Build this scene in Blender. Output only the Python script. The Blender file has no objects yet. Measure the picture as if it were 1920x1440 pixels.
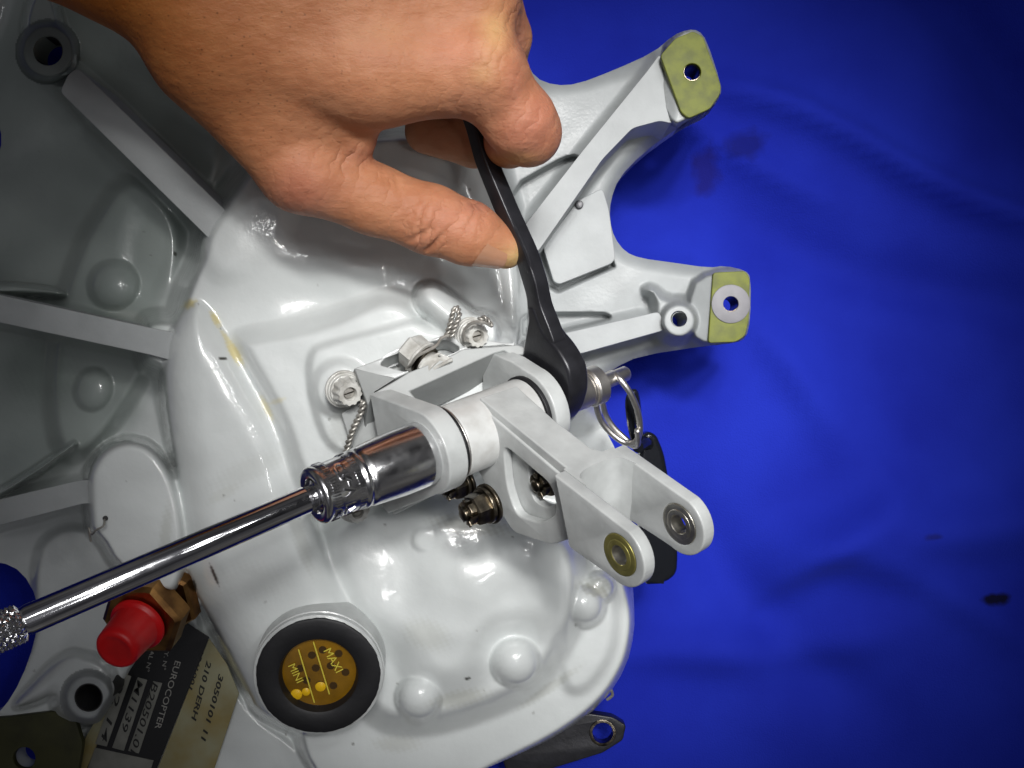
import bpy, math, random
import numpy as np
from mathutils import Vector, Matrix
random.seed(7); rng = np.random.default_rng(7)
C = bpy.context.scene.collection
SC = bpy.context.scene

# ------------------------------------------------------------------ camera, world, lamps
H = 46.0                                   # camera height over the cloth, cm
S = math.tan(math.radians(25.0)) / 960.0   # cm per photo pixel per cm of distance
cd = bpy.data.cameras.new('camera'); cam = bpy.data.objects.new('camera', cd); C.objects.link(cam)
cam.location = (0, 0, H * .01); cd.angle = math.radians(50); cd.sensor_fit = 'HORIZONTAL'
cd.clip_start = .01; cd.clip_end = 50
SC.camera = cam

w = bpy.data.worlds.new('World'); SC.world = w; w.use_nodes = True
wn = w.node_tree; bg = wn.nodes['Background']
tc = wn.nodes.new('ShaderNodeTexCoord'); sp = wn.nodes.new('ShaderNodeSeparateXYZ')
wn.links.new(tc.outputs['Generated'], sp.inputs[0])
rmp = wn.nodes.new('ShaderNodeValToRGB'); wn.links.new(sp.outputs['Z'], rmp.inputs[0])
e = rmp.color_ramp.elements
e[0].position = 0.0; e[0].color = (.07, .068, .066, 1)
e[1].position = 1.0; e[1].color = (.12, .12, .13, 1)
m_ = rmp.color_ramp.elements.new(.62); m_.color = (.025, .025, .028, 1)
rn = wn.nodes.new('ShaderNodeTexNoise'); rn.inputs['Scale'].default_value = 2.2; rn.inputs['Detail'].default_value = 2
wn.links.new(tc.outputs['Generated'], rn.inputs['Vector'])
rm = wn.nodes.new('ShaderNodeMapRange'); rm.inputs[1].default_value = .38; rm.inputs[2].default_value = .62; rm.inputs[3].default_value = .35; rm.inputs[4].default_value = 1.5
wn.links.new(rn.outputs['Fac'], rm.inputs[0])
wn.links.new(rmp.outputs[0], bg.inputs[0]); wn.links.new(rm.outputs[0], bg.inputs[1])


def area(name, loc, target, sx, sy, power, col=(1, 1, 1), spread=180):
    l = bpy.data.lights.new(name, 'AREA'); l.shape = 'RECTANGLE'; l.size = sx; l.size_y = sy
    l.energy = power; l.color = col; l.spread = math.radians(spread)
    o = bpy.data.objects.new(name, l); C.objects.link(o); o.location = loc
    d = Vector(target) - Vector(loc); o.rotation_euler = d.to_track_quat('-Z', 'Y').to_euler()
    return o


def spot(name, loc, target, power, ang, blend, rad, col=(1, 1, 1)):
    l = bpy.data.lights.new(name, 'SPOT'); l.energy = power; l.spot_size = math.radians(ang)
    l.spot_blend = blend; l.shadow_soft_size = rad; l.color = col
    o = bpy.data.objects.new(name, l); C.objects.link(o); o.location = loc
    d = Vector(target) - Vector(loc); o.rotation_euler = d.to_track_quat('-Z', 'Y').to_euler()
    return o


for x, y, z, p in [(.14, .38, 1.38, 34), (.27, .31, 1.40, 20), (.03, .41, 1.40, 14), (.17, .22, 1.45, 9)]:
    spot('pool_spot', (x, y, z), (.034, .018, .08), p * 1.05, 16.0, 1.0, .05, (1, .985, .965))  # narrow spots added so that their pool imitates a vignette
area('ceiling_tube', (.45, .55, 1.7), (.06, 0, 0), .9, .05, .012, (1, 1, 1), 20)
area('ceiling_tube', (.15, .30, 1.9), (.06, 0, 0), .9, .05, .012, (1, 1, 1), 20)
for x, y, z in [(.55, .80, 1.5), (.12, .72, 1.6), (-.10, .40, 1.7), (.75, .35, 1.6), (.38, .12, 1.8), (.95, .65, 1.6), (.45, -.35, 1.8)]:
    area('ceiling_panel', (x, y, z), (.05, .0, .08), .10, .10, .019, (1, 1, 1), 18)
SC.view_settings.view_transform = 'Standard'; SC.view_settings.look = 'None'
SC.view_settings.exposure = 0.0


# ------------------------------------------------------------------ helpers
def P(x, y, z):
    """photo pixel and height over the cloth (cm) -> point in cm"""
    return np.array([(x - 960) * S * (H - z), (720 - y) * S * (H - z), z], float)


def nrm(v):
    v = np.array(v, float); return v / np.linalg.norm(v)


A = P(930, 796, 13.0)                       # middle of the pivot pin
U = nrm(P(590, 930, 16.4) - A)              # pin axis, rising to the lower left


def RP(x, y, a=0.0, org=None, nor=None):
    """pixel -> point on the plane across the pin, a cm along it"""
    nor = U if nor is None else nor; org = A if org is None else org
    r = np.array([(x - 960) * S, (720 - y) * S, -1.0]); c = np.array([0, 0, H])
    t = nor @ (org + a * nor - c) / (nor @ r)
    return c + r * t


F = RP(1220, 1008); L = np.linalg.norm(F - A); D = (F - A) / L; N = np.cross(U, D)


def Q(d, n, a):
    return A + d * D + n * N + a * U


def frame(org, z, xh=(1, 0, 0)):
    z = nrm(z); x = np.array(xh, float); x = x - z * (x @ z); x = nrm(x); y = np.cross(z, x)
    return org, x, y, z


def loc(fr, pts):
    o, x, y, z = fr; p = np.atleast_2d(np.array(pts, float))
    return o + p[:, :1] * x + p[:, 1:2] * y + p[:, 2:3] * z


def empty(name, base, label, cat, group=None):
    o = bpy.data.objects.new(name, None); C.objects.link(o); o.location = Vector(np.array(base) * .01)
    o.empty_display_size = .01; o['label'] = label; o['category'] = cat
    if group: o['group'] = group
    return o


WL = {}


def mesh(name, V, Fc, mat, parent=None, smooth=True, angle=35, label=None):
    """V in cm world; stored in metres relative to the thing's base"""
    V = np.asarray(V, float) * .01
    base = np.zeros(3)
    q = parent
    while q is not None:
        base = base + np.array(q.location); q = q.parent
    V = V - base
    me = bpy.data.meshes.new(name)
    if isinstance(Fc, np.ndarray):
        Fc = Fc.tolist()
    me.from_pydata(V.tolist(), [], Fc); me.validate(); me.update()
    if smooth:
        me.shade_smooth()
        if angle < 180: me.set_sharp_from_angle(angle=math.radians(angle))
    me.materials.append(mat)
    o = bpy.data.objects.new(name, me); C.objects.link(o)
    if parent is not None: o.parent = parent
    if label: o['label'] = label
    return o


def merge(*ms):
    V = []; Fc = []; k = 0
    for v, f in ms:
        V.append(np.asarray(v)); Fc += [[i + k for i in q] for q in f]; k += len(v)
    return np.vstack(V), Fc


def lathe(fr, prof, n=48, close=False, mod=None):
    """prof: (a along z, radius); mod(theta, i) scales the radius"""
    V = []; Fc = []
    th = np.linspace(0, 2 * np.pi, n, endpoint=False)
    for i, (a, r) in enumerate(prof):
        rr = r * (mod(th, i) if mod else 1.0)
        V.append(np.stack([rr * np.cos(th), rr * np.sin(th), np.full(n, a)], 1))
    V = np.vstack(V); m = len(prof)
    for i in range(m - 1 + (1 if close else 0)):
        for j in range(n):
            k = (j + 1) % n; i2 = (i + 1) % m
            Fc.append([i * n + j, i * n + k, i2 * n + k, i2 * n + j])
    if not close:
        if prof[0][1] > 1e-4: Fc.append(list(range(n))[::-1])
        if prof[-1][1] > 1e-4: Fc.append([(m - 1) * n + j for j in range(n)])
    return loc(fr, V), Fc


def bevprof(a0, a1, r, b=.05, ri=None, seg=3):
    """closed ring or solid profile with rounded rims"""
    p = []
    for k in range(seg + 1):
        t = k / seg * math.pi / 2; p.append((a0 + b - b * math.cos(t), r - b + b * math.sin(t)))
    for k in range(seg + 1):
        t = k / seg * math.pi / 2; p.append((a1 - b + b * math.sin(t), r - b + b * math.cos(t)))
    if ri is not None: p += [(a1, ri + b * .5), (a1 - b * .5, ri), (a0 + b * .5, ri), (a0, ri + b * .5)]
    return p


def hexmod(th, k=6, amt=1.0):
    t = (th + np.pi / k) % (2 * np.pi / k) - np.pi / k
    return 1 + amt * (np.cos(np.pi / k) / np.cos(t) - 1)


def tube(pts, r, n=10, closed=False):
    pts = np.array(pts, float); m = len(pts); V = []; Fc = []
    rr = np.full(m, r) if np.isscalar(r) else np.array(r, float)
    up = None
    for i in range(m):
        a = pts[(i - 1) % m] if (closed or i > 0) else pts[0]; b = pts[(i + 1) % m] if (closed or i < m - 1) else pts[-1]
        t = nrm(b - a)
        if up is None:
            up = np.array([0, 0, 1.]) if abs(t[2]) < .9 else np.array([1., 0, 0])
        x = nrm(up - t * (up @ t)); y = np.cross(t, x); up = x
        th = np.linspace(0, 2 * np.pi, n, endpoint=False)
        V.append(pts[i] + rr[i] * (np.cos(th)[:, None] * x + np.sin(th)[:, None] * y))
    V = np.vstack(V)
    for i in range(m if closed else m - 1):
        i2 = (i + 1) % m
        for j in range(n):
            k = (j + 1) % n; Fc.append([i * n + j, i * n + k, i2 * n + k, i2 * n + j])
    if not closed:
        Fc.append(list(range(n))[::-1]); Fc.append([(m - 1) * n + j for j in range(n)])
    return V, Fc


def spline(pts, n=8, closed=False):
    p = np.array(pts, float); m = len(p); out = []
    for i in range(m if closed else m - 1):
        if closed: a, b, c, d = p[(i - 1) % m], p[i], p[(i + 1) % m], p[(i + 2) % m]
        else: a, b, c, d = p[max(i - 1, 0)], p[i], p[i + 1], p[min(i + 2, m - 1)]
        for k in range(n):
            t = k / n
            out.append(.5 * ((2 * b) + (c - a) * t + (2 * a - 5 * b + 4 * c - d) * t * t + (3 * b - a - 3 * c + d) * t ** 3))
    if not closed: out.append(p[-1])
    return np.array(out)


def plate(fr, loops, t, bevel=.04, seg=3):
    """bevelled slab; loops are 2-D outlines in the frame (first outer, others holes), from z=-t to z=0"""
    cu = bpy.data.curves.new('tmp', 'CURVE'); cu.dimensions = '2D'; cu.fill_mode = 'BOTH'
    for lp in loops:
        s = cu.splines.new('POLY'); s.points.add(len(lp) - 1); s.use_cyclic_u = True
        for i, q in enumerate(lp): s.points[i].co = (q[0], q[1], 0, 1)
    cu.extrude = max(t / 2 - bevel, .001); cu.bevel_depth = bevel; cu.bevel_resolution = seg; cu.offset = -bevel
    ob = bpy.data.objects.new('tmp', cu); C.objects.link(ob)
    dg = bpy.context.evaluated_depsgraph_get(); me = bpy.data.meshes.new_from_object(ob.evaluated_get(dg))
    V = np.array([v.co[:] for v in me.vertices]); V[:, 2] -= t / 2
    Fc = [list(p.vertices) for p in me.polygons]
    bpy.data.objects.remove(ob); bpy.data.curves.remove(cu); bpy.data.meshes.remove(me)
    # merge doubles so that shading is smooth across the bevel
    key = np.round(V, 5); uq, inv = np.unique(key, axis=0, return_inverse=True); inv = inv.ravel()
    F2 = []
    for f in Fc:
        g = [int(inv[i]) for i in f]; h = [g[i] for i in range(len(g)) if g[i] != g[i - 1]]
        if len(set(h)) > 2: F2.append(h)
    return loc(fr, uq), F2


def circ(cx, cy, r, n=40, ry=None):
    t = np.linspace(0, 2 * np.pi, n, endpoint=False); ry = r if ry is None else ry
    return [(cx + r * math.cos(a), cy + ry * math.sin(a)) for a in t]


def rounded(pts, r=.15, n=5):
    """round the corners of a polygon"""
    out = []; m = len(pts); p = [np.array(q[:2], float) for q in pts]
    rs = [q[2] if len(q) > 2 else r for q in pts]
    for i in range(m):
        a, b, c = p[i - 1], p[i], p[(i + 1) % m]
        u = nrm(a - b); v = nrm(c - b); k = min(rs[i], .45 * np.linalg.norm(a - b), .45 * np.linalg.norm(c - b))
        s, e_ = b + u * k, b + v * k
        for j in range(n + 1):
            t = j / n; out.append(tuple((1 - t) ** 2 * s + 2 * t * (1 - t) * b + t * t * e_))
    return out


def text_mesh(body, fr, size, depth=.01, xs=1.0, shear=0.0, bold=0.0):
    cu = bpy.data.curves.new('tmp', 'FONT'); cu.body = body; cu.size = size; cu.extrude = depth / 2
    cu.shear = shear; cu.offset = bold; cu.resolution_u = 3
    ob = bpy.data.objects.new('tmp', cu); C.objects.link(ob)
    dg = bpy.context.evaluated_depsgraph_get(); me = bpy.data.meshes.new_from_object(ob.evaluated_get(dg))
    V = np.array([v.co[:] for v in me.vertices]); Fc = [list(p.vertices) for p in me.polygons]
    V[:, 0] *= xs
    bpy.data.objects.remove(ob); bpy.data.curves.remove(cu); bpy.data.meshes.remove(me)
    return loc(fr, V), Fc


# ------------------------------------------------------------------ materials
def mat(name, col, rough=.4, metal=0.0, coat=0.0, bump=0.0, bscale=300.0, var=0.0, vscale=60.0, col2=None, attr=None,
        spec=.5, coatr=.05, sss=0.0, bdetail=4.0, rvar=0.0):
    m = bpy.data.materials.new(name); m.use_nodes = True; nt = m.node_tree; b = nt.nodes['Principled BSDF']
    b.inputs['Base Color'].default_value = (*col, 1); b.inputs['Roughness'].default_value = rough
    b.inputs['Metallic'].default_value = metal; b.inputs['Coat Weight'].default_value = coat
    b.inputs['Coat Roughness'].default_value = coatr; b.inputs['Specular IOR Level'].default_value = spec
    tcn = nt.nodes.new('ShaderNodeTexCoord')
    src = None
    if var > 0 or col2 is not None:
        nz = nt.nodes.new('ShaderNodeTexNoise'); nz.inputs['Scale'].default_value = vscale; nz.inputs['Detail'].default_value = 6
        nt.links.new(tcn.outputs['Object'], nz.inputs['Vector'])
        cr = nt.nodes.new('ShaderNodeValToRGB'); nt.links.new(nz.outputs['Fac'], cr.inputs[0])
        c2 = col2 if col2 is not None else tuple(c * (1 - var) for c in col)
        cr.color_ramp.elements[0].position = .35; cr.color_ramp.elements[0].color = (*c2, 1)
        cr.color_ramp.elements[1].position = .62; cr.color_ramp.elements[1].color = (*col, 1)
        src = cr.outputs[0]
        if rvar > 0:
            mr = nt.nodes.new('ShaderNodeMapRange'); nt.links.new(nz.outputs['Fac'], mr.inputs[0])
            mr.inputs[1].default_value = .3; mr.inputs[2].default_value = .7
            mr.inputs[3].default_value = rough + rvar; mr.inputs[4].default_value = rough
            nt.links.new(mr.outputs[0], b.inputs['Roughness'])
    if attr:
        at = nt.nodes.new('ShaderNodeVertexColor'); at.layer_name = attr
        if src is None:
            src = at.outputs[0]
        else:
            mx = nt.nodes.new('ShaderNodeMix'); mx.data_type = 'RGBA'; mx.blend_type = 'MULTIPLY'; mx.inputs[0].default_value = 1
            nt.links.new(src, mx.inputs[6]); nt.links.new(at.outputs[0], mx.inputs[7]); src = mx.outputs[2]
    if src is not None: nt.links.new(src, b.inputs['Base Color'])
    if bump > 0:
        n2 = nt.nodes.new('ShaderNodeTexNoise'); n2.inputs['Scale'].default_value = bscale; n2.inputs['Detail'].default_value = bdetail
        nt.links.new(tcn.outputs['Object'], n2.inputs['Vector'])
        bp = nt.nodes.new('ShaderNodeBump'); bp.inputs['Strength'].default_value = 1.0; bp.inputs['Distance'].default_value = bump
        nt.links.new(n2.outputs['Fac'], bp.inputs['Height']); nt.links.new(bp.outputs[0], b.inputs['Normal'])
        if coat > 0: nt.links.new(bp.outputs[0], b.inputs['Coat Normal'])
    if sss > 0:
        b.inputs['Subsurface Weight'].default_value = sss; b.inputs['Subsurface Scale'].default_value = .004
        b.inputs['Subsurface Radius'].default_value = (1.0, .35, .2)
    return m


PAINT = (.66, .69, .685)
M = {}
M['cast'] = mat('white_cast_paint', PAINT, .30, 0, .9, .00026, 150, .08, 45, attr='tint', coatr=.04, bdetail=8.0)
M['strutpaint'] = mat('dimmed_strut_paint', (.40, .42, .425), .52, 0, 0, .00006, 700, .16, 70, coatr=.1)  # same paint as the casting, darkened against over-bright light on the struts
M['castmatt'] = mat('dimmed_plate_paint', (.37, .39, .395), .55, 0, .06, .00006, 700, .16, 70, attr='tint', coatr=.15)  # casting paint again, darkened so the brightly lit plate stays grey
M['paint'] = mat('white_satin_paint', (.54, .56, .555), .34, 0, .3, .00005, 900, .20, 110, coatr=.1, rvar=.1)
M['paint_dirty'] = mat('worn_white_paint', (.60, .61, .60), .3, 0, .3, .00003, 700, 0, 180, col2=(.50, .50, .485), coatr=.1)
M['dullpaint'] = mat('shaded_grey_matt_paint', (.36, .375, .37), .5, 0, 0, .00003, 1200, .10, 150)  # dull grey, darkened further to paint in the web wall's shade
M['chrome'] = mat('polished_chrome', (.80, .80, .82), .06, 1, 0, .00001, 500, .12, 260, rvar=.12)
M['satin'] = mat('satin_chrome', (.82, .82, .83), .15, 1, 0, .00002, 700, .10, 260, rvar=.12)
M['steel'] = mat('brushed_steel', (.85, .82, .78), .40, 1, 0, .00004, 900, .2, 300)
M['bronze_steel'] = mat('oily_dark_steel', (.28, .24, .18), .28, 1, 0, .00008, 600, 0, 220, col2=(.04, .035, .03))
M['cad'] = mat('cadmium_gold_plate', (.42, .38, .12), .38, .7, 0, .00003, 700, .3, 300)
M['race'] = mat('bearing_steel', (.72, .69, .60), .36, 1, 0, .00002, 700, .25, 300)
M['black_steel'] = mat('black_phosphate_steel', (.026, .026, .031), .33, .3, 0, .00006, 700, .3, 200)
M['plastic'] = mat('black_plastic', (.008, .009, .012), .22, 0, .3, .00004, 500)
M['rubber'] = mat('black_rubber_ring', (.008, .008, .010), .55, 0, 0, .00008, 500, .3, 150)
M['red'] = mat('red_plastic_cap', (.62, .003, .005), .38, 0, 0, .00004, 600, .15, 120, sss=.2)
M['brass'] = mat('brass', (.40, .21, .07), .34, 1, 0, .00006, 500, 0, 130, col2=(.18, .09, .035))
M['primer'] = mat('yellow_green_primer', (.165, .185, .016), .6, 0, 0, .00004, 900, 0, 260, col2=(.11, .125, .018))
M['olive'] = mat('olive_primer', (.045, .045, .010), .6, 0, 0, .00004, 600, .4, 100)
M['washer'] = mat('grey_zinc_washer', (.22, .215, .235), .5, 0, 0, .00003, 900, .15, 200)
M['dark'] = mat('bore_shade', (.03, .03, .03), .6)  # near-black colour paints in the shade inside bores and the wire hole
M['boltpaint'] = mat('painted_bolt_grey', (.60, .60, .57), .35, 0, .3, .00005, 600, 0, 260, col2=(.38, .37, .34))
M['wire'] = mat('lock_wire', (.50, .48, .44), .4, .6, 0, .00003, 900, .4, 350)
M['plateblack'] = mat('data_plate_black', (.006, .006, .007), .35)
M['plategrey'] = mat('data_plate_bare_metal', (.26, .26, .23), .4, .4, 0, 0, 100, .25, 140)
M['platetext'] = mat('data_plate_print', (.30, .29, .27), .5)
M['cream'] = mat('cream_label', (.27, .26, .16), .5, 0, 0, .00004, 400, 0, 70, col2=(.24, .19, .07))
M['ink'] = mat('black_ink', (.01, .01, .01), .5)
M['amber'] = mat('amber_oil', (.24, .12, .006), .12, 0, .4, .00003, 300, .35, 110)
M['amberdot'] = mat('amber_hole', (.045, .022, .003), .4)
M['reflection'] = mat('yellow_reflection', (.75, .45, .01), .3)  # bright yellow for painted reflections in the sight window
M['gline'] = mat('yellow_gauge_line', (.62, .52, .06), .4)


def cloth_material():
    m = bpy.data.materials.new('blue_cotton_cloth'); m.use_nodes = True; nt = m.node_tree; b = nt.nodes['Principled BSDF']
    b.inputs['Roughness'].default_value = .85; b.inputs['Specular IOR Level'].default_value = .15
    b.inputs['Sheen Weight'].default_value = .08; b.inputs['Sheen Tint'].default_value = (.2, .3, 1, 1)
    t = nt.nodes.new('ShaderNodeTexCoord')
    nz = nt.nodes.new('ShaderNodeTexNoise'); nz.inputs['Scale'].default_value = 14; nz.inputs['Detail'].default_value = 5
    nt.links.new(t.outputs['Object'], nz.inputs['Vector'])
    cr = nt.nodes.new('ShaderNodeValToRGB'); nt.links.new(nz.outputs['Fac'], cr.inputs[0])
    cr.color_ramp.elements[0].position = .3; cr.color_ramp.elements[0].color = (.007, .016, .33, 1)
    cr.color_ramp.elements[1].position = .7; cr.color_ramp.elements[1].color = (.013, .030, .46, 1)
    src = cr.outputs[0]
    # oil stains with ragged outlines
    n3 = nt.nodes.new('ShaderNodeTexNoise'); n3.inputs['Scale'].default_value = 90; n3.inputs['Detail'].default_value = 4
    nt.links.new(t.outputs['Object'], n3.inputs['Vector'])
    for (px, py, rx, ry, c, k) in [(1325, 325, 26, 42, (.010, .008, .13), .7), (1398, 275, 34, 30, (.006, .008, .14), .75),
                                   (1862, 1122, 30, 9, (.004, .004, .03), 1), (1735, 1000, 18, 6, (.01, .01, .1), .6)]:
        q = P(px, py, .2) * .01
        mp = nt.nodes.new('ShaderNodeMapping'); mp.vector_type = 'TEXTURE'
        mp.inputs['Location'].default_value = (q[0], q[1], 0)
        mp.inputs['Scale'].default_value = (rx * S * H * .01, ry * S * H * .01, 1)
        nt.links.new(t.outputs['Object'], mp.inputs['Vector'])
        ln = nt.nodes.new('ShaderNodeVectorMath'); ln.operation = 'LENGTH'
        mz = nt.nodes.new('ShaderNodeVectorMath'); mz.operation = 'MULTIPLY'; mz.inputs[1].default_value = (1, 1, 0)
        nt.links.new(mp.outputs[0], mz.inputs[0]); nt.links.new(mz.outputs[0], ln.inputs[0])
        ad = nt.nodes.new('ShaderNodeMath'); ad.operation = 'ADD'; nt.links.new(ln.outputs['Value'], ad.inputs[0])
        sb = nt.nodes.new('ShaderNodeMath'); sb.operation = 'MULTIPLY_ADD'; nt.links.new(n3.outputs['Fac'], sb.inputs[0])
        sb.inputs[1].default_value = 2.6; sb.inputs[2].default_value = -1.3; nt.links.new(sb.outputs[0], ad.inputs[1])
        mr = nt.nodes.new('ShaderNodeMapRange'); nt.links.new(ad.outputs[0], mr.inputs[0])
        mr.inputs[1].default_value = 1.25; mr.inputs[2].default_value = .45; mr.inputs[3].default_value = 0; mr.inputs[4].default_value = k
        mx = nt.nodes.new('ShaderNodeMix'); mx.data_type = 'RGBA'; nt.links.new(mr.outputs[0], mx.inputs[0])
        nt.links.new(src, mx.inputs[6]); mx.inputs[7].default_value = (*c, 1); src = mx.outputs[2]
    nt.links.new(src, b.inputs['Base Color'])
    a2 = nt.nodes.new('ShaderNodeTexNoise'); a2.inputs['Scale'].default_value = 1400; a2.inputs['Detail'].default_value = 2; nt.links.new(t.outputs['Object'], a2.inputs['Vector'])
    bp = nt.nodes.new('ShaderNodeBump'); bp.inputs['Distance'].default_value = .00025; bp.inputs['Strength'].default_value = .8
    nt.links.new(a2.outputs[0], bp.inputs['Height']); nt.links.new(bp.outputs[0], b.inputs['Normal'])
    return m


M['cloth'] = cloth_material()


def skin_material():
    m = bpy.data.materials.new('skin'); m.use_nodes = True; nt = m.node_tree; b = nt.nodes['Principled BSDF']
    b.inputs['Roughness'].default_value = .58; b.inputs['Specular IOR Level'].default_value = .3
    b.inputs['Subsurface Weight'].default_value = .25; b.inputs['Subsurface Scale'].default_value = .004
    b.inputs['Subsurface Radius'].default_value = (1.0, .4, .22)
    t = nt.nodes.new('ShaderNodeTexCoord'); at = nt.nodes.new('ShaderNodeVertexColor'); at.layer_name = 'tint'
    nz = nt.nodes.new('ShaderNodeTexNoise'); nz.inputs['Scale'].default_value = 120; nz.inputs['Detail'].default_value = 7
    nt.links.new(t.outputs['Object'], nz.inputs['Vector'])
    cr = nt.nodes.new('ShaderNodeValToRGB'); nt.links.new(nz.outputs['Fac'], cr.inputs[0])
    cr.color_ramp.elements[0].position = .3; cr.color_ramp.elements[0].color = (.84, .76, .72, 1)
    cr.color_ramp.elements[1].position = .7; cr.color_ramp.elements[1].color = (1, 1, 1, 1)
    mx = nt.nodes.new('ShaderNodeMix'); mx.data_type = 'RGBA'; mx.blend_type = 'MULTIPLY'; mx.inputs[0].default_value = 1
    nt.links.new(at.outputs[0], mx.inputs[6]); nt.links.new(cr.outputs[0], mx.inputs[7])
    # hair follicles
    vo = nt.nodes.new('ShaderNodeTexVoronoi'); vo.inputs['Scale'].default_value = 560; nt.links.new(t.outputs['Object'], vo.inputs['Vector'])
    mr = nt.nodes.new('ShaderNodeMapRange'); nt.links.new(vo.outputs['Distance'], mr.inputs[0])
    mr.inputs[1].default_value = .08; mr.inputs[2].default_value = .22; mr.inputs[3].default_value = .55; mr.inputs[4].default_value = 1
    n4 = nt.nodes.new('ShaderNodeMath'); n4.operation = 'GREATER_THAN'; n4.inputs[1].default_value = .45
    sx = nt.nodes.new('ShaderNodeSeparateColor'); nt.links.new(vo.outputs['Color'], sx.inputs[0]); nt.links.new(sx.outputs[0], n4.inputs[0])
    al = nt.nodes.new('ShaderNodeMath'); al.operation = 'MULTIPLY'; nt.links.new(n4.outputs[0], al.inputs[0]); nt.links.new(at.outputs['Alpha'], al.inputs[1])
    m2 = nt.nodes.new('ShaderNodeMix'); m2.data_type = 'RGBA'; m2.blend_type = 'MULTIPLY'
    nt.links.new(al.outputs[0], m2.inputs[0]); nt.links.new(mx.outputs[2], m2.inputs[6]); nt.links.new(mr.outputs[0], m2.inputs[7])
    nt.links.new(m2.outputs[2], b.inputs['Base Color'])
    v2 = nt.nodes.new('ShaderNodeTexVoronoi'); v2.feature = 'DISTANCE_TO_EDGE'; v2.inputs['Scale'].default_value = 900
    mp = nt.nodes.new('ShaderNodeMapping'); mp.inputs['Scale'].default_value = (.8, 1.5, 1); nt.links.new(t.outputs['Object'], mp.inputs[0])
    nt.links.new(mp.outputs[0], v2.inputs['Vector'])
    n5 = nt.nodes.new('ShaderNodeTexNoise'); n5.inputs['Scale'].default_value = 260; n5.inputs['Detail'].default_value = 5
    nt.links.new(mp.outputs[0], n5.inputs['Vector'])
    b1 = nt.nodes.new('ShaderNodeBump'); b1.inputs['Distance'].default_value = .00007; nt.links.new(v2.outputs['Distance'], b1.inputs['Height'])
    b2 = nt.nodes.new('ShaderNodeBump'); b2.inputs['Distance'].default_value = .0005; nt.links.new(n5.outputs['Fac'], b2.inputs['Height'])
    nt.links.new(b1.outputs[0], b2.inputs['Normal'])
    wm = nt.nodes.new('ShaderNodeMapping'); wm.vector_type = 'TEXTURE'; wm.inputs['Rotation'].default_value = (0, 0, math.radians(-22)); nt.links.new(t.outputs['Object'], wm.inputs[0])
    wv = nt.nodes.new('ShaderNodeTexWave'); wv.inputs['Scale'].default_value = 75; wv.inputs['Distortion'].default_value = 7; wv.inputs['Detail'].default_value = 3; wv.inputs['Detail Scale'].default_value = 1.6
    nt.links.new(wm.outputs[0], wv.inputs['Vector'])
    pw = nt.nodes.new('ShaderNodeMath'); pw.operation = 'POWER'; pw.inputs[1].default_value = .35; nt.links.new(wv.outputs['Fac'], pw.inputs[0])
    aw = nt.nodes.new('ShaderNodeAttribute'); aw.attribute_name = 'wrinkle'
    b3 = nt.nodes.new('ShaderNodeBump'); b3.inputs['Distance'].default_value = .0007; nt.links.new(pw.outputs[0], b3.inputs['Height']); nt.links.new(aw.outputs['Fac'], b3.inputs['Strength'])
    nt.links.new(b2.outputs[0], b3.inputs['Normal']); nt.links.new(b3.outputs[0], b.inputs['Normal'])
    return m


M['skin'] = skin_material()


# ------------------------------------------------------------------ blue cloth
def build_cloth():
    n = 300; g = np.linspace(-60, 60, n); X, Y = np.meshgrid(g, g)
    Z = np.zeros_like(X)
    def fold(x0, y0, x1, y1, h, wd):
        p = P(x0, y0, 0)[:2]; q = P(x1, y1, 0)[:2]; d = q - p; l = np.linalg.norm(d); d /= l
        t = (X - p[0]) * d[0] + (Y - p[1]) * d[1]; s = -(X - p[0]) * d[1] + (Y - p[1]) * d[0]
        s = s + .5 * np.sin(t * .35 + x0)
        return 2.2 * h * np.exp(-(s / wd) ** 2) / (1 + np.exp(-(t + 1) / 1.2)) / (1 + np.exp((t - l - 1) / 1.2))
    for a in [(1380, 190, 2050, 440, .45, .6), (1250, 210, 1500, 330, .25, .5), (1420, 420, 2000, 620, -.35, 1.2), (1500, 1050, 1950, 940, .5, 1.3),
              (1450, 1120, 1650, 930, .35, .8), (1430, 640, 1500, 760, .3, .7), (1180, 1240, 1600, 1180, .35, 1.0), (1300, 1000, 1600, 1300, -.4, 1.4),
              (1600, 1060, 1900, 1180, .3, .8), (1700, -50, 2000, 260, -.4, 1.2), (1500, 700, 1700, 960, .25, 1.2)]:
        Z += fold(*a)
    Z += .22 * np.sin(X * .33 + .7 * np.sin(Y * .2)) * np.sin(Y * .27 + 1) + .08 * np.sin(X * .8 + Y * .55)
    V = np.stack([X, Y, Z], 2).reshape(-1, 3)
    i = np.arange(n * n).reshape(n, n)
    Fc = np.stack([i[:-1, :-1], i[:-1, 1:], i[1:, 1:], i[1:, :-1]], 2).reshape(-1, 4)
    o = mesh('tabletop_cloth', V, Fc, M['cloth'], None, True, 180)
    o['kind'] = 'structure'; o['label'] = 'royal blue cotton cloth with oil spots under the gearbox'


build_cloth()

# ------------------------------------------------------------------ gearbox casting (one height field, split into its parts)
GX = {}
gearbox = empty('gearbox', (0, 0, 3), 'light grey painted helicopter gearbox casting with ribs, lugs and sight glass on the blue cloth', 'gearbox')
STEP = 2.6
x0, x1, y0, y1 = -70, 1430, -70, 1500
gx = np.arange(x0, x1, STEP); gy = np.arange(y0, y1, STEP)
X, Y = np.meshgrid(gx, gy); NY, NX = X.shape


def chaikin(p, it=2):
    p = np.array(p, float)
    for _ in range(it):
        q = np.roll(p, -1, 0); p = np.stack([.75 * p + .25 * q, .25 * p + .75 * q], 1).reshape(-1, 2)
    return p


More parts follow.
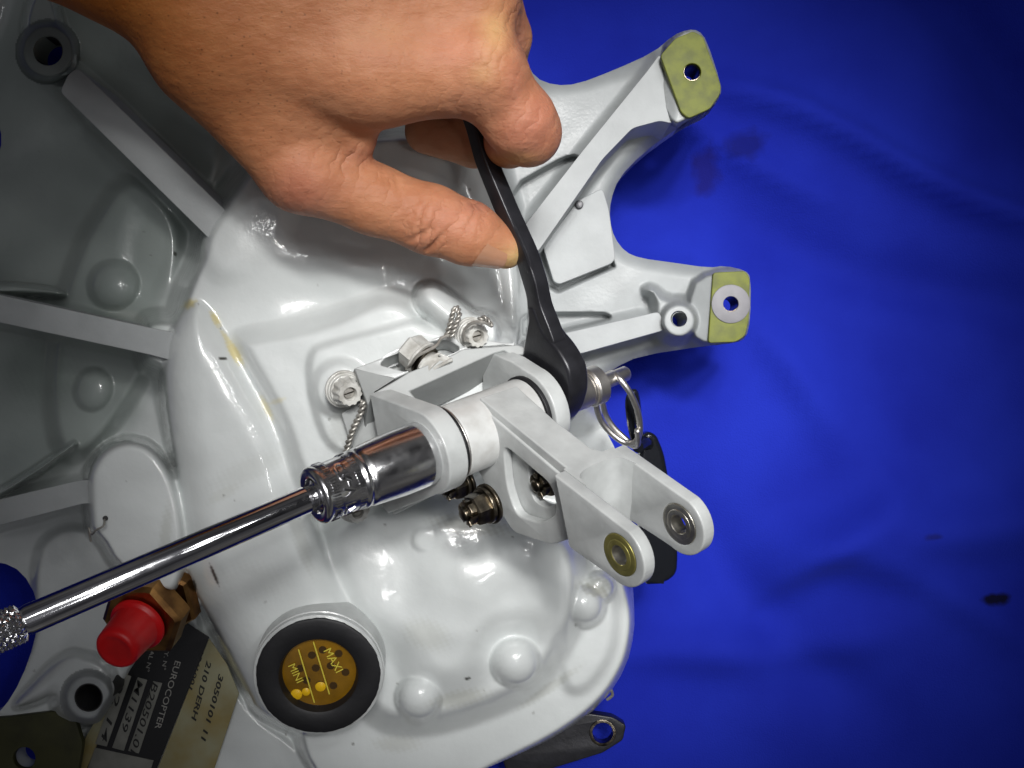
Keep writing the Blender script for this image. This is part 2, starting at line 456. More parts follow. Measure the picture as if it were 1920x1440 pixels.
def sd(poly, it=2, full=False, margin=140):
    """signed distance in pixels, negative inside, and the window it is valid in"""
    p = chaikin(poly, it) if it else np.array(poly, float)
    if full: sl = (slice(0, NY), slice(0, NX))
    else:
        a = max(int((p[:, 0].min() - margin - x0) / STEP), 0); b = min(int((p[:, 0].max() + margin - x0) / STEP) + 1, NX)
        c = max(int((p[:, 1].min() - margin - y0) / STEP), 0); d = min(int((p[:, 1].max() + margin - y0) / STEP) + 1, NY)
        sl = (slice(c, d), slice(a, b))
    x, y = X[sl], Y[sl]; best = np.full(x.shape, 1e9); ins = np.zeros(x.shape, bool)
    for i in range(len(p)):
        ax, ay = p[i]; bx, by = p[(i + 1) % len(p)]; dx, dy = bx - ax, by - ay; l2 = dx * dx + dy * dy + 1e-9
        t = np.clip(((x - ax) * dx + (y - ay) * dy) / l2, 0, 1)
        best = np.minimum(best, (x - ax - t * dx) ** 2 + (y - ay - t * dy) ** 2)
        if ay != by:
            c = (ay > y) != (by > y); ins ^= c & (x < ax + (y - ay) / (by - ay) * dx)
    r = np.sqrt(best); return np.where(ins, -r, r), sl


def sm(t): t = np.clip(t, 0, 1); return t * t * (3 - 2 * t)


def plateau(poly, h, wd, it=2, mode='set', inner=0.5):
    global Z
    d, sl = sd(poly, it, margin=wd + 10); k = sm(.5 - (d + (inner - .5) * 2 * wd * .5) / wd)
    hh = h(X[sl], Y[sl]) if callable(h) else h
    if mode == 'set': Z[sl] = Z[sl] * (1 - k) + hh * k
    elif mode == 'add': Z[sl] += hh * k
    elif mode == 'max': Z[sl] = np.maximum(Z[sl], Z[sl] * (1 - k) + hh * k)


def rounded_top(poly, base, h, wd, it=2):
    """barrel-like: quarter-round shoulders wd wide"""
    global Z
    d, sl = sd(poly, it, margin=5); t = np.clip(-d / wd, 0, 1); q = np.sqrt(np.clip(1 - (1 - t) ** 2, 0, 1))
    b = base(X[sl], Y[sl]) if callable(base) else base
    hh = h(X[sl], Y[sl]) if callable(h) else h
    v = b + (hh - b) * q
    Z[sl] = np.where(d < 0, np.maximum(Z[sl], v), Z[sl])


def smax(a, b, k):
    h = np.clip(.5 + .5 * (a - b) / k, 0, 1); return a * h + b * (1 - h) + k * h * (1 - h)


def dome(cx, cy, r, h, ell=1.0, ang=0.0, k=.12, flat=None):
    global Z
    a = max(int((cx - 2 * r - x0) / STEP), 0); b = int((cx + 2 * r - x0) / STEP) + 1
    c = max(int((cy - 2 * r - y0) / STEP), 0); d = int((cy + 2 * r - y0) / STEP) + 1
    sl = (slice(c, d), slice(a, b)); x = X[sl] - cx; y = Y[sl] - cy
    u = x * math.cos(ang) + y * math.sin(ang); v = (-x * math.sin(ang) + y * math.cos(ang)) / ell
    q = np.sqrt(u * u + v * v) / r
    base = Z[min(max(int((cy - y0) / STEP), 0), NY - 1), min(max(int((cx - x0) / STEP), 0), NX - 1)]
    hh = h * np.sqrt(np.clip(1 - q * q, 0, 1))
    if flat is not None: hh = np.minimum(hh, flat)
    new = smax(Z[sl], base + hh - np.where(q > 1, (q - 1) * 3, 0), k)
    Z[sl] = np.where(q < 1.5, new, Z[sl])


def blur(Zi, n=1):
    for _ in range(n):
        Zi = np.pad(Zi, 1, mode='edge')
        Zi = (Zi[1:-1, 1:-1] * 4 + 2 * (Zi[:-2, 1:-1] + Zi[2:, 1:-1] + Zi[1:-1, :-2] + Zi[1:-1, 2:]) + Zi[:-2, :-2] + Zi[2:, 2:] + Zi[:-2, 2:] + Zi[2:, :-2]) / 16
    return Zi


Z = np.full(X.shape, 3.0)
# --- slow surfaces
Z += .0006 * (X - 200) * (X > 200) * 0
left_bowl = [(-80, -80), (420, -80), (450, 250), (400, 400), (330, 500), (300, 640), (270, 780), (200, 850), (150, 960), (-80, 1000)]
plateau(left_bowl, lambda x, y: 2.7 + .0022 * (x - 100) + .3 * np.sin(x * .012) * np.cos(y * .01), 60)
plateau([(235, 325), (165, 420), (118, 540), (100, 640), (90, 760), (110, 860), (180, 850), (280, 700), (330, 560), (345, 430), (290, 350)],
        lambda x, y: 3.9 + .0030 * (x - 150), 34)
plateau([(265, 380), (235, 450), (240, 520), (290, 560), (330, 500), (330, 420)], -.22, 45, mode='add')
# right hand mounting plate
plateau([(900, 100), (1030, 150), (1225, 95), (1320, 50), (1370, 180), (1200, 300), (1150, 400), (1180, 470), (1420, 490), (1420, 650), (1150, 690), (1100, 800), (900, 760)],
        lambda x, y: 5.7 - .0006 * (x - 1100), 80)
# centre mass under the hand
centre = [(392, 440), (425, 350), (480, 285), (620, 250), (900, 230), (945, 330), (975, 450), (985, 560), (990, 680), (960, 820), (700, 1000), (420, 1000), (300, 760), (318, 620), (345, 520)]
plateau(centre, lambda x, y: 9.0 - .0035 * np.maximum(0, x - 720) - .0012 * np.maximum(0, 480 - y) + .28 * np.exp(-((x - 500) / 90) ** 2 - ((y - 470) / 90) ** 2)
        + .20 * np.exp(-((x - 640) / 60) ** 2 - ((y - 510) / 50) ** 2), 44)
plateau([(372, 440), (420, 384), (480, 340), (560, 370), (520, 470), (430, 530), (385, 500)], lambda x, y: 9.3 + 0 * x, 46, mode='max')
plateau([(820, 330), (900, 300), (960, 420), (975, 560), (930, 600), (880, 480)], -.5, 110, mode='add')
# dark hollow soft shapes of the casting
for cx, cy, rx, ry, h in [(600, 560, 70, 34, -.28), (470, 560, 80, 60, -.12), (730, 500, 90, 40, .15), (430, 470, 50, 70, .12)]:
    Z += h * np.exp(-((X - cx) / rx) ** 2 - ((Y - cy) / ry) ** 2)
# lower bowl with flange
low_out = [(560, 960), (700, 900), (900, 930), (1085, 960), (1160, 1040), (1188, 1130), (1190, 1185), (1175, 1250), (1130, 1320), (1050, 1380), (950, 1430), (850, 1480), (600, 1500), (560, 1400), (520, 1200)]
plateau(low_out, lambda x, y: 6.3 - .0008 * (x - 800) - .0009 * (y - 1150), 14)
plateau([(585, 1000), (690, 945), (820, 950), (960, 975), (1050, 985), (1085, 1050), (1090, 1130), (1060, 1200), (1010, 1285), (900, 1335), (790, 1365), (690, 1350), (640, 1200)],
        lambda x, y: 7.5 - .0008 * (y - 1150), 54)
plateau([(590, 985), (690, 945), (820, 950), (960, 970), (1030, 985), (1048, 1040), (1052, 1120), (1035, 1175), (965, 1170), (915, 1200), (895, 1260), (850, 1290), (790, 1275), (765, 1215), (700, 1185), (640, 1120)],
        lambda x, y: 8.35 + .45 * np.exp(-((x - 880) / 90) ** 2 - ((y - 1090) / 70) ** 2) + .3 * np.exp(-((x - 985) / 55) ** 2 - ((y - 1030) / 60) ** 2), 84)
for cx, cy, rx, ry, h in [(765, 1070, 44, 80, -.3), (700, 1010, 70, 40, -.15), (905, 1010, 44, 30, -.15), (950, 1120, 30, 40, -.15), (840, 1190, 50, 26, .12), (770, 1240, 26, 60, .15)]:
    Z += h * np.exp(-((X - cx) / rx) ** 2 - ((Y - cy) / ry) ** 2)
# right crest line on the flange
plateau([(1052, 1010), (1085, 1030), (1120, 1010), (1150, 1080), (1160, 1200), (1110, 1290), (1060, 1300), (1050, 1220), (1065, 1120)], .35, 26, mode='add')
# barrel running from the nose to the sight glass
def barrel_h(x, y): return 10.1 - .0006 * (y - 560) - .000003 * (y - 560) ** 2 + 0 * x
rounded_top([(352, 560), (382, 556), (420, 610), (475, 700), (530, 790), (560, 880), (600, 1010), (650, 1110), (712, 1190), (700, 1300), (600, 1390), (480, 1345), (462, 1300), (400, 1180), (350, 1100), (330, 1000), (330, 900),
             (305, 780), (302, 660), (325, 595)], lambda x, y: 8.2 - .004 * np.maximum(0, y - 900), barrel_h, 78)
Z = blur(Z, 2)
# ridge line beside the barrel, flat pad of the bracket
plateau([(440, 640), (470, 628), (560, 615), (640, 590), (690, 565), (730, 556), (770, 570), (800, 610), (900, 600), (985, 640), (1010, 760), (720, 860), (640, 900), (600, 940), (560, 900), (530, 800), (480, 710)],
        lambda x, y: 9.95 + .0004 * (x - 500), 46)
plateau([(575, 660), (620, 642), (700, 622), (790, 597), (850, 605), (985, 660), (1000, 760), (700, 850), (620, 850), (585, 760)], .30, 16, mode='add')
# round bosses
rounded_top([(775, 555), (785, 535), (808, 528), (830, 536), (900, 590), (925, 620), (915, 660), (860, 660), (812, 610), (778, 580)], 9.4, 11.0, 40)
plateau(circ(638, 728, 50), 10.7, 22, 0); plateau(circ(900, 622, 36), 10.7, 16, 0)
rounded_top([(158, 930), (160, 880), (190, 835), (240, 817), (290, 832), (330, 890), (350, 960), (355, 1060), (330, 1130), (240, 1120), (170, 1060)], 7.4, 9.2, 20)
# lower left plate
plateau([(80, 1000), (170, 980), (230, 1090), (400, 1140), (330, 1260), (240, 1360), (-60, 1350), (0, 1320), (70, 1200), (60, 1080)], 3.9, 16)
rounded_top([(10, 1335), (60, 1275), (110, 1225), (150, 1215), (165, 1240), (125, 1290), (80, 1320)], 3.8, 5.0, 26)
plateau([(372, 470), (392, 415), (428, 388), (450, 400), (440, 440), (400, 490)], lambda x, y: 9.05 + 0 * x, 26, mode='max')
plateau([(262, 600), (300, 590), (340, 600), (345, 700), (300, 700), (262, 680)], lambda x, y: 8.6 + 0 * x, 34, mode='max')
plateau([(95, 1290), (115, 1235), (170, 1225), (215, 1255), (215, 1310), (180, 1355), (110, 1350)], 5.0, 24)
plateau(circ(166, 1308, 46, 60), 5.9, 8, 0)
plateau([(20, 1345), (130, 1335), (150, 1400), (130, 1500), (-80, 1500), (-80, 1350)], 4.1, 6)
# floor for the data plate
plateau([(235, 1270), (300, 1170), (345, 1155), (400, 1215), (440, 1290), (480, 1350), (560, 1400), (620, 1500), (110, 1500), (160, 1390)], 3.3, 10)
Z = blur(Z, 1)
# domed bolt covers
dome(213, 535, 47, .85); dome(176, 730, 36, .55, 1.15, .3); dome(965, 1240, 47, 1.0); dome(785, 1308, 43, .9); dome(1093, 1135, 38, .8); dome(1120, 1103, 30, .45)
dome(795, 1012, 22, .12)
# small ribs of the left bowl
STRUTS = []


def strut(poly, h, wd=4.5, name=True):
    global Z
    STRUTS.append((poly, h))
    drop = 1.3 if poly[0][0] > 900 else 3.6
    plateau(poly, lambda x, y: h(x, y) - drop, 34, 1, 'max')



Z = blur(Z, 1)
plateau([(-80, 527), (60, 534), (122, 545), (124, 556), (60, 552), (-80, 545)], 4.3, 8, 1, 'max')
plateau([(-80, 958), (30, 902), (138, 826), (146, 834), (60, 898), (-80, 975)], 4.7, 7, 1, 'max')
strut([(128, 138), (146, 126), (413, 385), (436, 406), (396, 452), (362, 418), (112, 172)], lambda x, y: 9.1 - .0004 * (x - 128))
strut([(-80, 536), (0, 553), (275, 613), (345, 627), (345, 682), (276, 664), (0, 605), (-80, 588)], lambda x, y: 8.7 + .0012 * x)
strut([(-80, 957), (0, 936), (150, 900), (180, 900), (185, 945), (158, 944), (0, 985), (-80, 1004)], lambda x, y: 8.4)
# right plate: struts, pockets, pad, bosses
strut([(1238, 100), (1262, 232), (1238, 226), (1186, 240), (1130, 298), (1010, 470), (990, 486), (965, 450), (983, 423), (1097, 277), (1216, 130)],
      lambda x, y: 8.2 - .0022 * (x - 1000))
strut([(960, 642), (1070, 622), (1236, 584), (1250, 618), (1093, 662), (960, 690)], lambda x, y: 8.0 - .0012 * (x - 1000))
plateau([(1240, 96), (1272, 60), (1300, 53), (1320, 64), (1356, 165), (1334, 209), (1292, 226), (1262, 240), (1236, 190)], lambda x, y: 7.9 + 0 * x, 7, 1)
plateau([(1225, 100), (1262, 70), (1250, 130), (1262, 236), (1228, 228), (1222, 150)], -.25, 24, 1, 'add')
plateau([(1290, 535), (1332, 508), (1400, 503), (1412, 530), (1408, 620), (1380, 646), (1325, 650), (1292, 630)], lambda x, y: 6.9 + .010 * np.clip(x - 1290, 0, 45), 10, 1)
plateau([(1226, 555), (1205, 545), (1222, 536), (1250, 560), (1290, 560), (1300, 600), (1290, 640), (1250, 640), (1226, 620)], 7.1, 20, 1, 'max')
plateau(circ(1273, 601, 33, 40), 8.3, 8, 0)
# boss on the far strut
dome(96, 60, 50, .1)
plateau([(60, -20), (100, -20), (120, 60), (140, 90), (60, 110), (40, 60)], 7.6, 18, 2, 'max')
plateau(circ(90, 97, 53, 60), 9.4, 10, 0)
Z = .5 * Z + .5 * blur(Z, 1)
plateau([(958, 352), (1040, 305), (1068, 292), (1084, 292), (1089, 305), (1072, 330), (1000, 410), (930, 470)], -.9, 4, 1, 'add')
plateau([(980, 588), (1040, 588), (1130, 586), (1150, 596), (1120, 604), (1060, 618), (980, 640)], -.7, 4, 1, 'add')
plateau([(1003, 462), (1020, 448), (1050, 526), (1147, 486), (1152, 500), (1046, 548), (1026, 536)], -.55, 4, 0, 'add')
Z += .025 * np.sin(X * .031 + 1.3 * np.sin(Y * .023)) * np.cos(Y * .027 + np.sin(X * .017))
# outline, hole cuts
outline = [(300, -90), (700, -90), (930, 40), (985, 110), (1003, 146), (1040, 160), (1082, 158), (1150, 132), (1226, 98), (1262, 66), (1290, 55), (1310, 57), (1325, 75), (1352, 158), (1352, 178), (1334, 206), (1292, 226),
           (1262, 246), (1205, 288), (1160, 334), (1145, 375), (1143, 412), (1152, 446), (1172, 472), (1200, 484), (1260, 492), (1328, 502), (1360, 498), (1398, 507), (1408, 520), (1407, 600), (1399, 634), (1380, 643), (1325, 648),
           (1200, 667), (1152, 690), (1128, 712), (1124, 745), (1132, 800), (1158, 850), (1178, 950), (1183, 1050), (1189, 1130), (1190, 1185), (1175, 1250), (1132, 1318), (1050, 1378), (950, 1425), (850, 1465), (800, 1520),
           (-90, 1520), (-90, 1345), (-10, 1345), (24, 1305), (54, 1240), (72, 1170), (70, 1122), (42, 1072), (0, 1052), (-90, 1048), (-90, 302), (-6, 302), (5, 262), (-6, 218), (-90, 215), (-90, -90)]
SD, _ = sd(outline, 1, full=True)
HOLES = [(90, 95, 28), (1298, 135, 17.5), (1273, 598, 15.5), (1369, 569, 15), (166, 1308, 27), (45, 1422, 22)]
for cx, cy, r in HOLES: SD = np.maximum(SD, r - np.hypot(X - cx, Y - cy))
gyy, gxx = np.gradient(SD, STEP)
near = np.abs(SD) < STEP * .8
keep = SD < STEP * .8
XS = X.copy(); YS = Y.copy()
XS[near] -= (gxx * SD)[near]; YS[near] -= (gyy * SD)[near]
# colour of the casting: paint with its stains, chips, grime and painted-in dimness at left
T = np.ones(X.shape + (4,)); T[..., 3] = 1


def stain_or_gap(cx, cy, rx, ry, ang, col, k=1.0, soft=.5):
    a = max(int((cx - 3 * max(rx, ry) - x0) / STEP), 0); b = int((cx + 3 * max(rx, ry) - x0) / STEP) + 1
    c = max(int((cy - 3 * max(rx, ry) - y0) / STEP), 0); d = int((cy + 3 * max(rx, ry) - y0) / STEP) + 1
    x = X[c:d, a:b] - cx; y = Y[c:d, a:b] - cy; u = x * math.cos(ang) + y * math.sin(ang); v = -x * math.sin(ang) + y * math.cos(ang)
    q = np.sqrt((u / rx) ** 2 + (v / ry) ** 2) + .25 * np.sin(x * .4 + y * .23) * np.sin(y * .5 - x * .11)
    f = k * sm((1 + soft - q) / (2 * soft))
    T[c:d, a:b, :3] = T[c:d, a:b, :3] * (1 - f[..., None]) + np.array(col) * f[..., None]


YEL = (1.0, .84, .42)
for s_ in [(354, 570, 14, 7, -.4, YEL, .9), (404, 598, 16, 6, 1.1, YEL, .9), (440, 662, 24, 8, 1.0, YEL, .9), (425, 635, 20, 4, 1.0, YEL, .7), (500, 765, 26, 5, 1.1, YEL, .6),
           (520, 752, 14, 5, -.3, YEL, .4), (180, 625, 60, 40, .3, (.93, .97, .93), .6), (80, 690, 60, 60, 0, (.86, .90, .86), .7), (800, 1190, 40, 25, .3, (.80, .79, .74), .5),
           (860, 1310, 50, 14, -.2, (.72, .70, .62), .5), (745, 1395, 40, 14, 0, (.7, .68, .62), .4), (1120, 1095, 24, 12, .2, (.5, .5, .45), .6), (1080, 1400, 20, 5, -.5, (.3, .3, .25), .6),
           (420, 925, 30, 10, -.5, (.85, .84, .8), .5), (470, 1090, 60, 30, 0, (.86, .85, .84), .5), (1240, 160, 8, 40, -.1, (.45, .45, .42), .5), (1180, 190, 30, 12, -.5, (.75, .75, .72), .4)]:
    stain_or_gap(*s_)
# grey-green bare panels of the left bowl, mottled; dim light painted in too
bd, _ = sd([(-80, -80), (420, -80), (440, 300), (400, 400), (330, 500), (300, 620), (262, 780), (200, 830), (140, 880), (-80, 960)], 2, full=True)
bk = sm(.5 - bd / 60)[..., None]; mot = (.5 + .5 * np.sin(X * .018 + 2 * np.sin(Y * .013)) * np.cos(Y * .021 + 1.4 * np.sin(X * .011)))[..., None]
T[..., :3] *= 1 - bk * (1 - (np.array([.48, .52, .50]) + mot * np.array([.13, .13, .12])))
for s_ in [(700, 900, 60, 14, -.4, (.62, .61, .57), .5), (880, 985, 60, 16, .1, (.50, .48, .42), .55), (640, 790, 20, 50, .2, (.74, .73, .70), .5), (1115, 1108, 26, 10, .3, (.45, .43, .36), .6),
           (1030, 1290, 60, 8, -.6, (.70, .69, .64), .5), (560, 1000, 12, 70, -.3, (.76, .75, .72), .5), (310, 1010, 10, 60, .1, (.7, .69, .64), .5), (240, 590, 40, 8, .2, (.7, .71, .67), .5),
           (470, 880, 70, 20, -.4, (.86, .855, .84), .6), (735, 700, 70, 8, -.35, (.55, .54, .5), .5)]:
    stain_or_gap(*s_)
for _ in range(45):
    cx, cy = rng.uniform(20, 1180), rng.uniform(250, 1400); r = rng.uniform(1.2, 2.4)
    stain_or_gap(cx, cy, r * 1.4, r, rng.uniform(0, 3), (.25, .24, .22), rng.uniform(.4, .9), .5)
for a in [(328, 476, 6, 3, 1.2), (418, 672, 8, 3, .1), (877, 1272, 5, 3, 0), (365, 1098, 12, 3, 1.3), (402, 1078, 22, 3, 1.15)]:  # black marks; the two beside the barrel paint in dark gaps
    stain_or_gap(*a, (.06, .06, .05), .95, .3)
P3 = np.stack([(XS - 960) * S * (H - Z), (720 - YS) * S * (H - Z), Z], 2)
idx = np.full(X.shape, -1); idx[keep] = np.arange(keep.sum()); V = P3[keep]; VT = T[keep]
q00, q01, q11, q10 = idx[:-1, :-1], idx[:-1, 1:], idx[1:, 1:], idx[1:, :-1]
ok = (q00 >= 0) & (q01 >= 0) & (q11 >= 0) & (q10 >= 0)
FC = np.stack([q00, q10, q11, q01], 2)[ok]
fx = ((X[:-1, :-1] + X[1:, 1:]) / 2)[ok]; fy = ((Y[:-1, :-1] + Y[1:, 1:]) / 2)[ok]
# rim skirts straight down
ed = np.sort(np.concatenate([FC[:, [0, 1]], FC[:, [1, 2]], FC[:, [2, 3]], FC[:, [3, 0]]]), axis=1)
dr = np.concatenate([FC[:, [0, 1]], FC[:, [1, 2]], FC[:, [2, 3]], FC[:, [3, 0]]])
key = ed[:, 0] * np.int64(len(V) + 1) + ed[:, 1]; uk, first, cnt = np.unique(key, return_index=True, return_counts=True)
be = dr[first[cnt == 1]]
bv = np.unique(be); low = V[bv].copy(); low[:, 2] -= 1.15
mp_ = -np.ones(len(V), int); mp_[bv] = np.arange(len(bv)) + len(V)
SK = np.stack([be[:, 1], be[:, 0], mp_[be[:, 0]], mp_[be[:, 1]]], 1)
Vall = np.vstack([V, low]); VTall = np.vstack([VT, VT[bv]])
# vertex normals of the whole sheet so that the parts join without a seam
t1 = V[FC[:, 2]] - V[FC[:, 0]]; t2 = V[FC[:, 3]] - V[FC[:, 1]]; fn = np.cross(t1, t2)
VN = np.zeros_like(V)
for k in range(4): np.add.at(VN, FC[:, k], fn)
VN /= np.linalg.norm(VN, axis=1, keepdims=True) + 1e-12


def fsd(poly, it=0):
    d, sl = sd(poly, it, full=True); dd = (d[:-1, :-1] + d[1:, 1:]) / 2; return dd[ok]


regions = []
def circle_reg(cx, cy, r, rx=1.0): return np.hypot((fx - cx) / rx, fy - cy) < r
for cx, cy, r, nm in [(213, 535, 52, 'bolt_dome'), (176, 730, 42, 'bolt_dome'), (965, 1240, 52, 'bolt_dome'), (785, 1308, 48, 'bolt_dome'), (1096, 1130, 44, 'bolt_dome'),
                      (90, 97, 62, 'hollow_boss'), (1273, 601, 41, 'hollow_boss'), (166, 1308, 54, 'hollow_boss')]:
    regions.append((nm, circle_reg(cx, cy, r), None))
regions.append(('round_boss', fsd([(152, 930), (156, 876), (186, 830), (240, 812), (292, 826), (336, 890), (356, 960), (360, 1060), (335, 1136), (240, 1130), (165, 1066)], 2) < 0, None))
regions.append(('mounting_lug', fsd([(1226, 98), (1262, 60), (1300, 50), (1330, 60), (1360, 170), (1334, 215), (1268, 250), (1230, 240)]) < 0, None))
regions.append(('mounting_lug', fsd([(1290, 490), (1415, 490), (1415, 655), (1290, 655)]) < 0, None))
regions.append(('mounting_flange', fsd([(985, 100), (1420, 30), (1420, 700), (1128, 730), (1060, 800), (985, 660), (990, 540), (975, 450), (945, 330), (900, 230)]) < 0, None))
regions.append(('sight_glass_barrel', fsd([(352, 556), (384, 552), (424, 606), (480, 698), (536, 788), (566, 880), (606, 1008), (656, 1108), (716, 1190), (704, 1306), (600, 1396), (478, 1350), (458, 1300), (396, 1180), (346, 1100), (326, 1000), (324, 900), (300, 780), (297, 660), (320, 590)], 2) < 0, None))
regions.append(('lower_cover', fsd(low_out, 2) < 3, None))
regions.append(('rib_panel', fsd(left_bowl, 2) < 10, None))
used = np.zeros(len(FC), bool)


def sheet_part(name, faces, lab=None):
    mt = 'castmatt' if name in ('mounting_lug', 'mounting_flange', 'hollow_boss') else 'cast'
    vi, inv = np.unique(faces.ravel(), return_inverse=True); f = inv.reshape(faces.shape)
    o = mesh(name, Vall[vi], f, M[mt], gearbox, True, 180, lab); me = o.data
    ca = me.color_attributes.new('tint', 'FLOAT_COLOR', 'POINT'); ca.data.foreach_set('color', VTall[vi].astype(np.float32).ravel())
    return o, vi


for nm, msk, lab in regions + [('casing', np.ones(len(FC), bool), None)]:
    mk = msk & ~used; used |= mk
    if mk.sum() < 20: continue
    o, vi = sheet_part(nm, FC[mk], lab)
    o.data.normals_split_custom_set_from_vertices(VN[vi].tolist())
o, vi = sheet_part('casing_edge', SK, None)


def hull(name, top, bot, m, parent, bevel=0):
    """prism between two loops of 3-D points"""
    n = len(top); V = np.vstack([top, bot]); Fc = [list(range(n)), [n + i for i in range(n)][::-1]] + [[i, n + i, n + (i + 1) % n, (i + 1) % n] for i in range(n)]
    o = mesh(name, V, Fc, m, parent, True, 30)
    if bevel:
        b = o.modifiers.new('b', 'BEVEL'); b.width = bevel * .01; b.segments = 3; b.limit_method = 'ANGLE'; b.angle_limit = math.radians(30); b.harden_normals = True
    return o


STRUTS.append(([(1130, 352), (1142, 392), (1154, 484), (1147, 494), (1049, 533), (1038, 528), (1018, 462), (1085, 375)], lambda x, y: 6.05))
for poly, h in STRUTS:
    p = rounded(poly, 9, 3); top = np.array([P(x, y, h(x, y)) for x, y in p]); bot = top.copy(); bot[:, 2] -= 2.6 if poly[0][0] > 900 else 3.4
    if np.cross(top[1] - top[0], top[2] - top[1])[2] < 0: top = top[::-1]; bot = bot[::-1]
    o = hull('raised_pad' if poly[0] == (1130, 352) else 'strut', top, bot, M['strutpaint'], gearbox, .13)


# ------------------------------------------------------------------ lug pads, bushes
def px_plate(name, px, z, t, m, parent, holes=(), bevel=.03, corner=.12, tilt=None, label=None):
    """slab lying at height z whose outline is given in pixels"""
    o0 = P(px[0][0], px[0][1], z); nv = nrm(tilt) if tilt is not None else np.array([0, 0, 1.])
    fr = frame(o0, nv)
    def loc2(x, y):
        q = RP(x, y, 0, o0, nv) - o0; return (q @ fr[1], q @ fr[2])
    loops = [rounded([loc2(*p[:2]) for p in px], corner)]
    for cx, cy, r in holes:
        c = loc2(cx, cy); loops.append(circ(c[0], c[1], r))
    v, f = plate(fr, loops, t, bevel)
    return mesh(name, v, f, m, parent, True, 40, label), fr, loc2


px_plate('primer_pad', [(1238, 104), (1266, 72), (1300, 58), (1318, 68), (1352, 160), (1350, 177), (1331, 204), (1291, 222), (1277, 210)], 8.12, .3, M['primer'], gearbox, [(1298, 135, .30)], label='yellow green primed face of the upper mounting lug')
px_plate('primer_pad', [(1337, 511), (1398, 508), (1406, 522), (1404, 600), (1397, 630), (1380, 641), (1328, 643)], 7.5, .3, M['primer'], gearbox, [(1369, 569, .30)], label='yellow green primed face of the lower mounting lug')
v, f = lathe(frame(P(1370, 570, 7.5), (0, 0, 1)), bevprof(-.02, .05, .68, .02, .27), 48, True); mesh('lug_washer', v, f, M['washer'], gearbox)
for (cx, cy, z, r, ri, ln, m) in [(1298, 135, 7.98, .31, .28, 1.5, 'bronze_steel'), (1370, 569, 7.42, .30, .262, 1.4, 'bronze_steel'), (90, 96, 9.3, .50, .47, .9, 'dark'), (1274, 599, 8.2, .27, .25, 2.2, 'dullpaint'), (166, 1308, 5.9, .52, .48, 2.4, 'dark')]:  # dark liners paint in the shade of two boss holes
    v, f = lathe(frame(P(cx, cy, z), (0, 0, 1)), bevprof(-ln, 0, r, .01, ri), 48, True); mesh('bush', v, f, M[m], gearbox)
px_plate('primer_pad', [(15, 1345), (135, 1330), (155, 1395), (138, 1500), (-80, 1500), (-80, 1352)], 4.25, .3, M['olive'], gearbox, [(45, 1422, .42)], label='dark olive pad with a hole in the shaded corner')
# bolt hole and small plug behind the strut
v, f = lathe(frame(P(1086, 384, 6.1), (0, 0, 1)), bevprof(-.05, .08, .15, .02), 24); mesh('plug', v, f, M['black_steel'], gearbox)

# ------------------------------------------------------------------ sight glass
SGn = nrm((.08, -.20, .975)); SGo = P(597, 1268, 9.2)
sf = frame(SGo, SGn, (1, 0, 0))
R_ = 2.10
def ragged(th, i): return 1 + .004 * np.sin(th * 5 + i) + .003 * np.sin(th * 17 + 1.3) + .003 * np.sin(th * 41)
v, f = lathe(sf, [(-2.6, R_ + .10), (-.45, R_ + .10), (-.32, R_ + .09), (-.30, R_ + .05), (-.2, R_ + .06), (-.08, R_ + .05), (-.04, R_ - .04), (-.12, R_ - .15)], 96)
f = [q for q in f if len(q) == 4]
ob = mesh('sight_glass_collar', v, f, M['paint'], gearbox, True, 40)
v, f = lathe(sf, [(-.10, R_ - .02), (.02, R_ - .05), (.05, R_ - .12), (.03, 1.42), (-.02, 1.32), (-.30, 1.24), (-.50, 1.22)], 96, mod=lambda th, i: ragged(th, i) if i < 3 else 1.0)
f = [q for q in f if len(q) == 4]
mesh('rubber_ring', v, f, M['rubber'], gearbox, True, 40)
gf = frame(SGo - SGn * .34, SGn, (1, 0, 0))
gl = lathe(gf, [(-.1, 1.3), (-.03, 1.3), (0, 1.2), (.012, .6), (.015, 0.001)], 64)
glass = mesh('sight_window', gl[0], gl[1], M['amber'], gearbox, True, 60)
def sgp(x, y):
    q = RP(x, y, 0, gf[0], SGn) - gf[0]; return (q @ gf[1], q @ gf[2])
for (x, y) in [(565, 1207), (610, 1200), (540, 1240), (585, 1228), (635, 1225), (530, 1275), (563, 1253), (592, 1252), (620, 1248), (648, 1260), (600, 1283), (575, 1275), (550, 1290), (625, 1285), (605, 1218), (650, 1235)]:
    c = sgp(x, y)
    if math.hypot(*c) > 1.02: continue
    v, f = lathe(frame(loc(gf, [(c[0], c[1], .014)])[0], SGn), [(0, .135), (.006, .135)], 20); mesh('perforation', v, f, M['amberdot'], gearbox)
for (x, y, r) in [(556, 1302, .2), (574, 1297, .15), (601, 1287, .19)]:  # small domes stand in for yellow reflections on the glass
    c = sgp(x, y); v, f = lathe(frame(loc(gf, [(c[0], c[1], .0)])[0], SGn), [(0, r), (.03, r * .9), (.06, r * .5), (.07, .001)], 24); mesh('reflection_dome', v, f, M['reflection'], gearbox)
for (xa, ya, xb, yb) in [(560, 1216, 590, 1316), (588, 1202, 618, 1300)]:
    a_, b_ = sgp(xa, ya), sgp(xb, yb); dv = nrm(np.array(b_) - a_); nn = np.array([-dv[1], dv[0]]) * .022
    loop = [np.array(a_) + nn, np.array(b_) + nn, np.array(b_) - nn, np.array(a_) - nn]
    z2 = frame(gf[0] + SGn * .075, SGn, gf[1]); v, f = plate(z2, [[tuple(q) for q in loop]], .02, .003, 0); mesh('level_line', v, f, M['gline'], gearbox)
